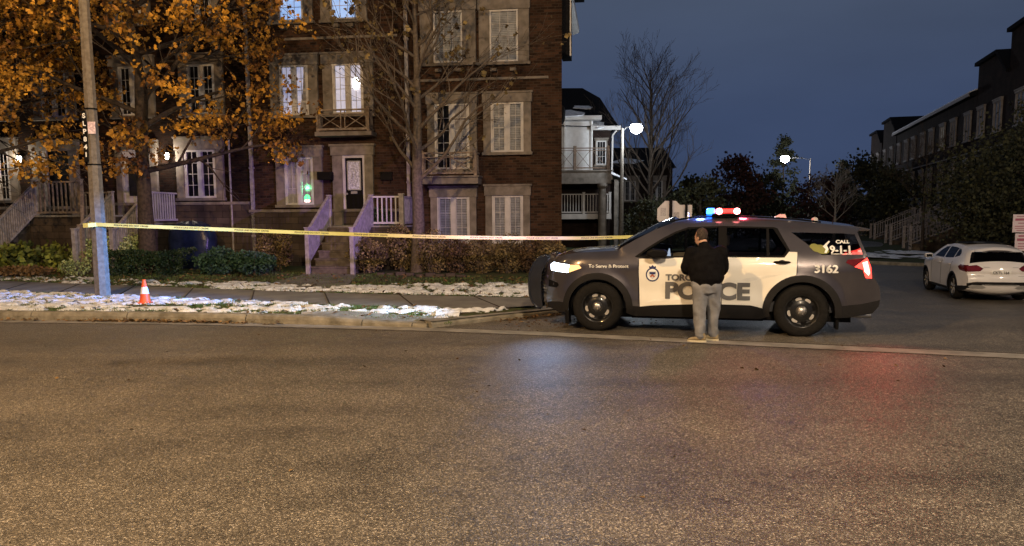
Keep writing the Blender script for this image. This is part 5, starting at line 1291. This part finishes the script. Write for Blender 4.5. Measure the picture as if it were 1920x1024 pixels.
def leafy_tree(name, lab, loc, height, trunk_h, cr, seed, leafm, barkm, nleaf, ls, r0, group=None, limbs=9, up=.05, cz=None, lean=(0, 0), cspread=.5, zlo=None):
    """trunk with limbs, leaves gathered in drooping clumps round the twig ends"""
    rng = random.Random(seed); t = thing(name, lab, 'tree', loc, 0, group); b = MB(); tips = []
    H_ = height; P = [Vector((lean[0]*k/6, lean[1]*k/6, H_*k/6)) + Vector((rng.gauss(0, .05), rng.gauss(0, .05), 0))*max(0, min(k-2, 2)) for k in range(7)]
    b.tube([P[0]-Vector((0, 0, .3))]+P, [r0*1.35, r0*1.15]+[max(.02, r0*(1-k/6.6)) for k in range(1, 7)], 9)
    for k in range(limbs):
        tt = trunk_h/H_ + (1-trunk_h/H_)*(k+.3)/limbs*.95; i = min(5, int(tt*6)); o = P[i].lerp(P[i+1], tt*6-i); a = k*2.4+rng.uniform(-.3, .3)
        L_ = cr*(1.05-.5*abs(tt-.45))*rng.uniform(.85, 1.1)
        d = Vector((math.cos(a), math.sin(a), .25+.35*tt)).normalized()
        branch(b, tips, rng, o, d, L_, r0*.42*(1-.5*tt), 2, up, .7, (4, 6), .13, 5, 3, .5)
    b.build('trunk', M[barkm], t, smooth=True)
    L = MB(); per = max(1, nleaf//max(1, len(tips)))
    for tip, prev in tips:
        if zlo and tip.z < zlo: continue
        c = tip + Vector((rng.gauss(0, .1), rng.gauss(0, .1), rng.gauss(0, .08)))
        if rng.random() < .12: continue
        for _ in range(int(per*rng.uniform(.4, 1.6))):
            p = c + Vector((rng.gauss(0, cspread), rng.gauss(0, cspread), rng.gauss(-.08, cspread*.75)))
            leafquad2(L, p, ls, rng)
    L.build('crown', M[leafm], t)
    return t
def leafquad2(b, p, s, r):
    """a folded, lobed leaf hanging from its stalk"""
    d = Vector((r.gauss(0, .6), r.gauss(0, .6), -.55+r.gauss(0, .5))).normalized(); sd = d.orthogonal().normalized(); sd = Matrix.Rotation(r.uniform(0, 6.28), 3, d) @ sd
    nn = d.cross(sd); l = s*r.choice((.55, .8, 1, 1.25))*r.uniform(.8, 1.15); w = l*r.uniform(.30, .45); k = nn*l*.14
    b.add([p, p+d*l*.3+sd*w*.8+k, p+d*l*.45+sd*w*.45, p+d*l*.7+sd*w+k, p+d*l, p+d*l*.7-sd*w+k, p+d*l*.45-sd*w*.45, p+d*l*.3-sd*w*.8+k], [(0, 1, 2, 4, 6, 7), (2, 3, 4), (4, 5, 6)])
leafy_tree('oak_tree', 'amber-leaved oak with dark straight trunk in front of the brick townhouses', (-10.25, 21.7, .28), 11, 2.7, 4.7, 11, 'oakleaf', 'bark', 21000, .15, .235, 'street trees', 20, -.02, cspread=.22, zlo=3.1)
leafy_tree('oak_tree', 'amber-leaved oak at the far left whose trunk is outside the view', (-15.6, 19.9, .28), 10.5, 2.3, 4.6, 23, 'oakleaf', 'bark', 23000, .15, .22, 'street trees', 18, -.02, cspread=.22, zlo=2.8)

def bare_tree(name, lab, loc, H_, r0, seed, barkm, limbs, spread_, up, depth=3, leaf=None, nleaf=0, trunk_h=1.5, L0=.5, lean=(0, 0), group=None, nk=(3, 5), ls=.12, a0=0, wg=.07):
    rng = random.Random(seed); t = thing(name, lab, 'tree', loc, 0, group); b = MB(); tips = []
    P = [Vector((lean[0]*k/7+rng.gauss(0, .03), lean[1]*k/7+rng.gauss(0, .03), H_*k/7)) for k in range(8)]
    b.tube([P[0]-Vector((0, 0, .3))]+P, [r0*1.3, r0*1.12]+[max(.012, r0*(1-k/7.3)) for k in range(1, 8)], 8)
    for k in range(limbs):
        tt = trunk_h/H_ + (1-trunk_h/H_)*(k+.2)/limbs*.93; i = min(6, int(tt*7)); o = P[i].lerp(P[i+1], tt*7-i); a = a0+k*2.4+rng.uniform(-.4, .4)
        L_ = H_*L0*(1.05-.75*tt)*rng.uniform(.8, 1.15)
        d = Vector((math.cos(a)*spread_, math.sin(a)*spread_, 1)).normalized()
        branch(b, tips, rng, o, d, L_, r0*.36*(1-.6*tt), depth, up, .5, nk, wg, 6, 3, .52)
    b.build('trunk', M[barkm], t, smooth=True)
    if leaf:
        L = MB()
        for _ in range(nleaf):
            tip, _p = rng.choice(tips); leafquad2(L, tip+Vector((rng.gauss(0, .06), rng.gauss(0, .06), rng.gauss(-.05, .05))), ls, rng)
        L.build('leaves', M[leaf], t)
    return t
bare_tree('street_tree', 'slim nearly bare street tree with a few dry leaves before the end townhouse', (-2.57, 21.3, .28), 9.5, .19, 5, 'bark2', 24, 1.5, .12, 2, 'brownleaf', 620, trunk_h=2.4, L0=.44, group='street trees', nk=(3, 6), ls=.17, wg=.16)
bare_tree('street_tree', 'tall leafless tree with fine upswept twigs standing against the blue sky', (7.35, 41, 0), 9.4, .21, 31, 'bark', 30, .8, .10, 3, wg=.10, trunk_h=1.8, L0=.55, group='street trees', nk=(3, 5))
bare_tree('street_tree', 'small pale leafless tree right of the distant lamp pole', (20.9, 50, .1), 4.4, .11, 8, 'bark3', 16, 1.3, .05, 3, trunk_h=1.2, L0=.6, group='street trees')
bare_tree('street_tree', 'dark bare tree before the middle of the far row, left of the big leafy tree', (21.6, 40.5, .1), 5.6, .09, 18, 'bark', 12, .9, .1, 3, trunk_h=1.6, L0=.5, group='street trees')

def crown_tree(name, lab, loc, H_, rx, seed, leafm, n, ls, conifer=False, z0=.6, group='dark trees down the side street', ry=None):
    rng = random.Random(seed); t = thing(name, lab, 'tree', loc, 0, group); ry = ry or rx; b = MB()
    b.tube([(0, 0, -.4), (0.05, 0, H_*.5), (0, 0, H_*.92)], [.16, .10, .02], 7)
    for k in range(14):
        z = z0+(H_-z0)*k/15; a = k*2.4; q = rx*.8*(1-k/16); b.tube([(0, 0, z), (q*.5*math.cos(a), q*.5*math.sin(a), z+.3), (q*math.cos(a), q*math.sin(a), z+(.2 if conifer else .8))], [.05, .03, .01], 4)
    b.build('trunk', M['bark'], t); L = MB()
    clumps = []
    for _ in range(int(26 + rx*14)):
        u = rng.random(); z = z0 + (H_-z0)*u
        w = (1-u)**.8 if conifer else math.sin(math.pi*min(1, max(.04, .12+u*.86)))**.6
        a = rng.uniform(0, 6.28); q = w*rng.uniform(.35, 1.0)
        clumps.append((Vector((rx*q*math.cos(a), ry*q*math.sin(a), z)), rng.uniform(.10, .24)*rx*(.5 if conifer else 1)))
    for _ in range(n):
        c, s = rng.choice(clumps); p = c + Vector((rng.gauss(0, s), rng.gauss(0, s), rng.gauss(0, s*.7)))
        leafquad(L, p, ls, rng)
    L.build('crown', M[leafm], t); return t
G_ = [('leafy_tree', 'big dark olive leafy tree behind the white parked car', (20.6, 30.5, -.1), 4.5, 3.9, 'nightleaf', 20000, .13, 0, 1.2),
 ('leafy_tree', 'dark leafy tree at the right edge in front of the tallest house', (23.4, 34, 0), 6.4, 2.7, 'nightleaf', 12000, .14, 0, .8),
 ('leafy_tree', 'russet round-topped tree right behind the red beacon', (17.4, 60, 0), 6.0, 2.3, 'nightred', 3600, .24, 0, .4),
 ('leafy_tree', 'dark bushy tree between the russet tree and the tall conifer', (22.2, 68, 0), 5.0, 2.6, 'nightleaf', 3000, .26, 0, .3),
 ('conifer_tree', 'tall ragged conifer behind the distant lamp glare', (33.2, 95, 0), 11.3, 3.4, 'nightleaf', 4000, .28, 1, .5),
 ('conifer_tree', 'dark conifer just right of the distant lamp pole', (35.8, 84, 0), 7.2, 2.6, 'nightleaf', 3000, .28, 1, .4),
 ('leafy_tree', 'dark tree mass left of the purple string lights', (29.5, 64, 0), 6.2, 3.0, 'nightleaf', 4000, .26, 0, .4),
 ('leafy_tree', 'low dark tree beneath the purple string lights', (26.8, 55, 0), 4.6, 2.2, 'nightleaf', 3000, .24, 0, .3),
 ('leafy_tree', 'dark tree beyond the small pale leafless tree', (25.0, 62, 0), 4.6, 2.4, 'nightred', 3000, .24, 0, .3),
 ('leafy_tree', 'dark evergreen bush right of the bare tree trunk, snow on its sprays', (10.2, 42, 0), 3.6, 1.8, 'nightleaf', 3200, .18, 0, .2),
 ('leafy_tree', 'dark evergreen bush at the foot of the tall leafless tree', (7.3, 39.5, 0), 2.4, 1.6, 'nightleaf', 2600, .16, 0, .1),
 ('leafy_tree', 'dark far tree low on the skyline behind the blue beacon', (13.6, 66, 0), 3.6, 2.4, 'nightleaf', 2200, .26, 0, .2),
 ('leafy_tree', 'dark far tree on the skyline right of the far house', (13.4, 58, 0), 4.4, 1.6, 'nightleaf', 2200, .24, 0, .2),
 ('leafy_tree', 'dark shrub by the white-sided house downspout', (6.1, 36.2, 0), 2.3, .9, 'nightleaf', 1800, .14, 0, .1)]
for i, (nm, lab, loc, h_, rx, lm, n, ls, con, z0) in enumerate(G_): crown_tree(nm, lab, loc, h_, rx, 50+i, lm, n, ls, con, z0)
# far wood closing the view (nobody could count it)
rng = random.Random(77); L = MB()
for _ in range(16000):
    x = rng.uniform(-60, 95); y = 104+rng.gauss(0, 2.0); h = 3.4+1.8*noise.noise(Vector((x*.12, 0, 0)))+.8*noise.noise(Vector((x*.5, 3, 0))); leafquad(L, (x, y, h*rng.random()**.7), .7, rng)
tag(L.build('far_wood', M['nightleaf']), 'dark wood on the horizon', None, None, 'stuff')

def bush(name, lab, loc, rx, ry, h, seed, leafm, n, ls, group=None, boxy=False, stems=10, cat='shrub'):
    rng = random.Random(seed); t = thing(name, lab, cat, loc, 0, group); b = MB()
    for k in range(stems):
        a = rng.uniform(0, 6.28); q = rng.uniform(.2, .9); p = Vector((rx*.3*q*math.cos(a), ry*.3*q*math.sin(a), -.05)); e_ = Vector((rx*q*math.cos(a), ry*q*math.sin(a), h*rng.uniform(.6, 1.0)))
        b.tube([p, p.lerp(e_, .5)+Vector((rng.gauss(0, .05), rng.gauss(0, .05), .05)), e_], [.014, .009, .004], 4)
    b.build('stems', M['bark2'], t); L = MB()
    for _ in range(n):
        if boxy:
            x, y, z = rng.uniform(-1, 1), rng.uniform(-1, 1), rng.uniform(0, 1); k = rng.randrange(3)
            if k == 0: z = 1-abs(rng.gauss(0, .06))
            elif k == 1: y = -1+abs(rng.gauss(0, .08))
            p = Vector((x*rx, y*ry, z*h))
        else:
            u = Vector((rng.gauss(0, 1), rng.gauss(0, 1), rng.gauss(0, 1))).normalized(); q = rng.random()**.35
            p = Vector((u.x*rx*q, u.y*ry*q, h*.5+u.z*h*.5*q))
        w = noise.noise(Vector((p.x*3+seed, p.y*3, p.z*3)))
        if w < -.16 and rng.random() < .75: continue
        p *= 1 + .22*noise.noise(Vector((p.x*2.2, p.y*2.2, p.z*2.2+seed))); p.z = max(.01, p.z)
        leafquad(L, p, ls, rng)
    L.build('foliage', M[leafm], t); return t
g_ = 'garden shrubs by the townhouses'
bush('boxwood_hedge', 'low clipped dark green hedge behind the orange cone', (-9.95, 21.0, .27), 1.05, .40, .60, 1, 'boxwood', 6500, .055, g_, True)
bush('euonymus_shrub', 'pale variegated shrub beside the lamp pole, lit by the headlight', (-11.05, 21.9, .27), .85, .5, 1.12, 2, 'euleaf', 5200, .075, g_)
bush('euonymus_shrub', 'small pale variegated shrub at the foot of the wooden stair rail', (-12.0, 21.9, .27), .5, .4, .95, 12, 'euleaf', 2000, .075, g_)
bush('juniper_shrub', 'blue-green juniper with snow flecks left of the brown shrub', (-7.95, 20.75, .27), .62, .45, .70, 3, 'juniper', 4200, .07, g_)
bush('juniper_shrub', 'blue-green juniper right in front of the covered grill', (-6.95, 20.75, .27), .62, .45, .66, 13, 'juniper', 4200, .07, g_)
bush('leafy_shrub', 'dry brown shrub left of the wooden entry stairs', (-6.75, 22.0, .28), .52, .45, 1.20, 4, 'brownleaf', 3200, .06, g_)
bush('leafy_shrub', 'dry tan shrub just right of the entry stairs', (-3.95, 21.1, .28), .62, .5, .98, 5, 'brownleaf', 4200, .055, g_)
bush('leafy_shrub', 'taller tan shrub close left of the slim street tree', (-3.05, 21.6, .28), .48, .5, 1.30, 6, 'brownleaf', 3600, .055, g_)
labs = ['tan hedge shrub just right of the slim street tree', 'reddish hedge shrub below the left ground window of the end house', 'tan hedge shrub between the two ground windows of the end house', 'tan hedge shrub under the rightmost ground window', 'reddish shrub near the right corner of the end townhouse', 'tan hedge shrub rightmost, behind the push bumper']
for k, (x, y, m_, h_) in enumerate([(-2.1, 20.9, 'brownleaf', 1.12), (-1.45, 20.9, 'redleaf', 1.02), (-.80, 20.7, 'brownleaf', 1.0), (-.10, 20.6, 'brownleaf', 1.08), (.55, 20.5, 'redleaf', 1.02), (1.05, 20.3, 'brownleaf', .98)]):
    bush('hedge_shrub', labs[k], (x, y, .24), .50, .5, h_, 20+k, m_, 3600, .05, 'brown hedge below the end townhouse', stems=22)
bush('leafy_plant', 'broad yellow-green leaved plant by the left porch steps', (-14.0, 21.6, .27), .75, .5, .85, 31, 'yellow', 1100, .17, g_, cat='plant')
bush('leafy_plant', 'yellowing plant under the left porch railing', (-13.0, 22.0, .27), .5, .4, .75, 32, 'yellow', 600, .15, g_, cat='plant')
bush('leafy_shrub', 'dark green shrub at the far left edge of the lawn', (-15.1, 21.4, .27), .6, .5, .62, 33, 'boxwood', 2400, .06, g_)
bush('leafy_plant', 'rust-coloured ground plant in front of the yellow-green one', (-13.2, 20.8, .25), .9, .35, .28, 34, 'fleaf', 1500, .09, g_, cat='plant')
bush('leafy_plant', 'grey-green lavender tuft near the lamp pole', (-11.9, 20.9, .25), .4, .35, .45, 35, 'euleaf', 900, .05, g_, cat='plant')
bush('climbing_shrub', 'dark evergreen bush in the corner beside the white porch rail', (-3.75, 22.6, .28), .42, .35, 1.75, 36, 'boxwood', 3000, .07, g_)

# ---------------------------------------------------------------- people
def loft(b, rings, n=20, capa=True, capb=True):
    """rings: (centre, rx, ry, axis_x, axis_y)"""
    v = []; f = []
    for c, rx, ry, ax, ay in rings:
        for k in range(n):
            g = 2*math.pi*k/n; v.append(Vector(c)+ax*rx*math.cos(g)+ay*ry*math.sin(g))
    for i in range(len(rings)-1):
        for k in range(n): f.append((i*n+k, i*n+(k+1) % n, (i+1)*n+(k+1) % n, (i+1)*n+k))
    if capa: f.append(tuple(range(n))[::-1])
    if capb: f.append(tuple((len(rings)-1)*n+k for k in range(n)))
    b.add(v, f)
def limb(b, pts, rad, n=14, sub=4):
    P = []; Q = []
    for i in range(len(pts)-1):
        for s in range(sub): t = s/sub; P.append(Vector(pts[i]).lerp(Vector(pts[i+1]), t)); Q.append(rad[i]+(rad[i+1]-rad[i])*t)
    P.append(Vector(pts[-1])); Q.append(rad[-1])
    # round off the joints and ends
    for _ in range(2): P = [P[0]] + [(P[i-1]+P[i]*2+P[i+1])/4 for i in range(1, len(P)-1)] + [P[-1]]
    b.tube(P, Q, n)
    b.lathe([(0, -rad[0]*.9), (rad[0]*.8, -rad[0]*.5), (rad[0], 0), (rad[0]*.8, rad[0]*.5), (0, rad[0]*.9)], pts[0], 'z', 12)
    b.lathe([(0, -rad[-1]*.9), (rad[-1]*.8, -rad[-1]*.5), (rad[-1], 0), (rad[-1]*.8, rad[-1]*.5), (0, rad[-1]*.9)], pts[-1], 'z', 12)
def ellipsoid(b, c, rx, ry, rz, n=20, m=12):
    pr = [(math.sin(math.pi*i/m), -math.cos(math.pi*i/m)) for i in range(m+1)]; v = []; f = []
    for s, z in pr:
        for k in range(n): g = 2*math.pi*k/n; v.append((c[0]+rx*max(s, .001)*math.cos(g), c[1]+ry*max(s, .001)*math.sin(g), c[2]+rz*z))
    for i in range(m):
        for k in range(n): f.append((i*n+k, i*n+(k+1) % n, (i+1)*n+(k+1) % n, (i+1)*n+k))
    b.add(v, f)
def fuse(b, name, m, parent, vox=.012, smooth=3, wr=None):
    o = b.build(name+'_src', m, None); q = o.modifiers.new('r', 'REMESH'); q.mode = 'VOXEL'; q.voxel_size = vox
    q = o.modifiers.new('s', 'SMOOTH'); q.iterations = smooth; q.factor = .5
    me = bpy.data.meshes.new_from_object(o.evaluated_get(bpy.context.evaluated_depsgraph_get())); bpy.data.objects.remove(o)
    me.name = name; me.materials.clear(); me.materials.append(m)
    if wr:
        nn = [v.normal.copy() for v in me.vertices]
        for v, n_ in zip(me.vertices, nn): v.co += n_*wr(v.co)
    me.polygons.foreach_set('use_smooth', [True]*len(me.polygons))
    o = bpy.data.objects.new(name, me); C.objects.link(o); o.parent = parent; return o
skin = mat('skin', (.50,.30,.21), (.44,.25,.17), .55, scale=20)
Xv, Yv, Zv = Vector((1,0,0)), Vector((0,1,0)), Vector((0,0,1))
def hand(b, wrist, dirv, side, palm_n):
    """palm, four unequal curled fingers and a thumb leaving the side of the palm"""
    d = Vector(dirv).normalized(); nrm = Vector(palm_n).normalized(); s = d.cross(nrm).normalized()*side; w = Vector(wrist)
    rings = []
    for t, a, c in ((0, .027, .02), (.03, .036, .018), (.06, .040, .016), (.085, .038, .013)): rings.append((w+d*t, a, c, s, nrm))
    loft(b, rings, 12)
    for k, (off, L_) in enumerate(((-.028, .062), (-.010, .072), (.010, .068), (.027, .052))):
        p = w+d*.08+s*off; q1 = p+d*L_*.42+nrm*.010; q2 = q1+d*L_*.28+nrm*.022; q3 = q2+d*L_*.10+nrm*.022
        b.tube([p, q1, q2, q3], [.0092, .0088, .008, .0065], 8)
    p = w+d*.025-s*.032; b.tube([p, p+d*.03-s*.022+nrm*.008, p+d*.055-s*.026+nrm*.018, p+d*.07-s*.02+nrm*.026], [.012, .011, .0095, .007], 8)

man = thing('person', 'standing person seen from behind in black jacket and grey sweatpants at the car window', 'person', (2.75, 10.80, 0), 0)
sc_ = 1.0
# joints (x right, y away, z up), relative to the feet centre
hipL, hipR = (-.095, .02, .80), (.10, .05, .80)
knL, knR = (-.085, .04, .42), (.125, .10, .42); anL, anR = (-.075, .0, .09), (.135, .12, .10)
shL, shR = (-.20, .07, 1.285), (.20, .10, 1.295); elL, elR = (-.275, .13, 1.03), (.262, .12, 1.03); wrL, wrR = (-.16, .36, .98), (.225, .30, .93)
hd = Vector((-.055, .17, 1.475)); fdir = Vector((-.62, .78, 0)).normalized(); sdir = Vector((fdir.y, -fdir.x, 0))
def torso(b, k):
    loft(b, [((0.0, .04, .74), .165*k, .125*k, Xv, Yv), ((0, .04, .86), .185*k, .15*k, Xv, Yv), ((-.0, .05, 1.0), .19*k, .16*k, Xv, Yv), ((-.0, .07, 1.13), .195*k, .15*k, Xv, Yv), ((0, .085, 1.24), .205*k, .13*k, Xv, Yv), ((0, .095, 1.31), .17*k, .10*k, Xv, Yv), ((-.01, .11, 1.36), .085*k, .07*k, Xv, Yv)], 26)
b = MB(); torso(b, .88)
limb(b, [(-.01, .105, 1.32), (-.035, .135, 1.42)], [.062, .058])
ellipsoid(b, hd+Vector((0, 0, .035)), .077, .092, .095); 
loft(b, [(hd+fdir*.02+Zv*-.10, .035, .035, sdir, fdir), (hd+fdir*.028+Zv*-.075, .052, .055, sdir, fdir), (hd+fdir*.02+Zv*-.03, .066, .072, sdir, fdir), (hd+Zv*.03, .074, .085, sdir, fdir)], 18)
ellipsoid(b, hd+fdir*.097+Zv*-.015, .013, .016, .020, 10, 6); ellipsoid(b, hd+fdir*.088+Zv*-.056, .022, .012, .008, 10, 6)     # nose, lips
for s_ in (-1, 1): ellipsoid(b, hd+sdir*s_*.078-fdir*.005+Zv*-.005, .010, .018, .030, 10, 8); ellipsoid(b, hd+fdir*.078+sdir*s_*.03+Zv*.018, .014, .010, .008, 8, 6)
for sh, el, wr_ in ((shL, elL, wrL), (shR, elR, wrR)): limb(b, [sh, el, wr_], [.055, .042, .026])
for hp, kn, an in ((hipL, knL, anL), (hipR, knR, anR)): limb(b, [hp, kn, an], [.085, .055, .036])
hand(b, wrL, (.35, .75, -.05), 1, (.5, -.3, -.5)); hand(b, wrR, (-.35, .8, -.25), -1, (-.6, -.2, -.4))
body = fuse(b, 'body', skin, man, .0075, 2)
b = MB(); v = []; 
ellipsoid(b, hd-fdir*.008+Zv*.042, .082, .095, .098, 22, 14)
for vv in [0]: pass
hair = MB(); ids = {}
for f in b.f:
    ok = True
    for i in f:
        q = Vector(b.v[i])-hd
        if q.dot(fdir) > .035 - (.0 if q.z < .085 else -.06) or q.z < -.055: ok = False
    if ok:
        g = []
        for i in f:
            if i not in ids:
                ids[i] = len(hair.v); p = Vector(b.v[i]); p += (p-hd).normalized()*(.004+.005*noise.noise(p*40)); hair.v.append(tuple(p))
            g.append(ids[i])
        hair.f.append(tuple(g)); hair.m.append(0)
hair.build('hair', mat('short brown grey hair', (.09,.065,.05), (.035,.025,.02), .8, scale=60, bump=1, bscale=150), man, smooth=True, solid=.012)
eyes = MB()
for s_ in (-1, 1): eyes.lathe([(0, -.006), (.006, 0), (0, .006)], hd+fdir*.089+sdir*s_*.03+Zv*.018, 'z', 8)
eyes.build('eyes', M['black'], man)
def wrk(co): 
    return .008*noise.noise(Vector((co.x*6, co.y*6, co.z*7))) + .004*noise.noise(Vector((co.x*14+4, co.y*14, co.z*20)))
b = MB(); torso(b, 1.09)
loft(b, [((.01, .05, .845), .215, .175, Xv, Yv), ((.01, .05, .90), .245, .20, Xv, Yv), ((.0, .06, 1.02), .252, .205, Xv, Yv), ((-.0, .08, 1.18), .25, .185, Xv, Yv), ((-.0, .09, 1.27), .21, .15, Xv, Yv)], 26)
for sh, el, wr_ in ((shL, elL, wrL), (shR, elR, wrR)): limb(b, [sh, el, wr_], [.095, .088, .056])
limb(b, [(-.0, .105, 1.32), (-.022, .125, 1.385)], [.085, .075])
jack = fuse(b, 'jacket', mat('black jacket fleece', (.008,.0075,.008), (.005,.0045,.005), .95, scale=12, bump=.3, spec=.1), man, .012, 3, wrk)
def wrp(co):
    k = sm(.30, .12, co.z); q = co.z + co.x*.8 + co.y*.5; return .014*noise.noise(Vector((co.x*11, co.y*11, co.z*5))) + .011*noise.noise(Vector((co.x*8+3, co.y*8, q*13))) + .010*k*noise.noise(Vector((co.x*6, co.y*6, co.z*26)))
b = MB()
loft(b, [((0.0, .05, .70), .185, .145, Xv, Yv), ((.0, .045, .80), .212, .172, Xv, Yv), ((.0, .045, .90), .205, .165, Xv, Yv)], 24)
limb(b, [hipL, (-.090, .035, .6), knL, (-.08, .02, .2), (-.075, .01, .085)], [.122, .104, .088, .078, .066]); limb(b, [hipR, (.115, .075, .6), knR, (.128, .115, .2), (.130, .12, .095)], [.122, .104, .087, .077, .066])
pants = fuse(b, 'sweatpants', mat('grey sweatpants', (.25,.25,.26), (.135,.135,.14), .9, scale=7, bump=.4, bscale=25, contrast=.5), man, .011, 2, wrp)
b = MB(); b.box(.03, -.124, .585, .085, -.119, .592)
for nm, an, dv in (('shoe', anL, Vector((-.93, .30, 0)).normalized()), ('shoe', anR, Vector((-.80, .55, 0)).normalized())):
    s = Vector((dv.y, -dv.x, 0)); c0 = Vector((an[0], an[1], 0)) - dv*.045; b = MB()
    loft(b, [(c0-dv*.03+Zv*.062, .030, .038, s, Zv), (c0+dv*.02+Zv*.062, .040, .042, s, Zv), (c0+dv*.09+Zv*.052, .042, .034, s, Zv), (c0+dv*.16+Zv*.044, .044, .026, s, Zv), (c0+dv*.205+Zv*.036, .034, .018, s, Zv), (c0+dv*.225+Zv*.03, .015, .010, s, Zv)], 16)
    limb(b, [c0+dv*.025+Zv*.07, c0+dv*.02+Zv*.11], [.043, .045])
    sh_ = fuse(b, nm, mat('tan suede shoe', (.30,.24,.14), (.22,.17,.10), .8, scale=10), man, .008, 2)
    b = MB(); P = []
    for k in range(28):
        g = 2*math.pi*k/28; t_ = math.cos(g); P.append(c0+dv*(.095+.135*t_)+s*(.046*math.sin(g)*(1-.12*t_)))
    b.add([p+Zv*.004 for p in P]+[p+Zv*.028 for p in P], [tuple(range(28))[::-1], tuple(range(28, 56))]+[(k, (k+1) % 28, 28+(k+1) % 28, 28+k) for k in range(28)]); b.build('shoe_sole', mat('pale rubber sole', (.62,.55,.38), None, .6), sh_)

# seated driver, dimly seen through the front side window
drv = thing('person', 'seated driver in dark clothes dimly seen behind the police car side window', 'person', CW(2.45, -.40, .0), CA)
b = MB(); loft(b, [((0, 0, .72), .17, .13, Yv, Xv), ((.02, 0, .9), .17, .13, Yv, Xv), ((.03, 0, 1.1), .20, .13, Yv, Xv), ((.02, 0, 1.2), .15, .09, Yv, Xv), ((.0, 0, 1.26), .055, .055, Yv, Xv), ((-.01, 0, 1.32), .05, .05, Yv, Xv)], 20)
ellipsoid(b, (-.02, 0, 1.40), .09, .075, .105); ellipsoid(b, (-.112, 0, 1.385), .016, .012, .018, 8, 6)
for s_ in (-1, 1): ellipsoid(b, (0, s_*.077, 1.39), .016, .008, .028, 8, 6); limb(b, [(.02, s_*.19, 1.13), (-.10, s_*.24, .93), (-.36, s_*.13, 1.05)], [.055, .045, .03]); limb(b, [(0, s_*.1, .72), (-.42, s_*.12, .76), (-.55, s_*.12, .50)], [.08, .06, .045]); hand(b, (-.36, s_*.13, 1.05), (-1, -s_*.25, .2), s_, (0, -s_*.5, -.8))
fuse(b, 'body', skin, drv, .009, 2)
b = MB(); loft(b, [((0, 0, .66), .19, .15, Yv, Xv), ((.02, 0, .9), .195, .155, Yv, Xv), ((.03, 0, 1.1), .22, .15, Yv, Xv), ((.02, 0, 1.2), .17, .11, Yv, Xv), ((.01, 0, 1.25), .07, .07, Yv, Xv)], 20)
for s_ in (-1, 1): limb(b, [(.02, s_*.19, 1.13), (-.10, s_*.24, .93), (-.32, s_*.14, 1.03)], [.07, .06, .042])
fuse(b, 'jacket', M['interior'], drv, .012, 2)
b = MB(); ellipsoid(b, (.0, 0, 1.43), .095, .082, .085); b.build('hair', M['bark'], drv, smooth=True)
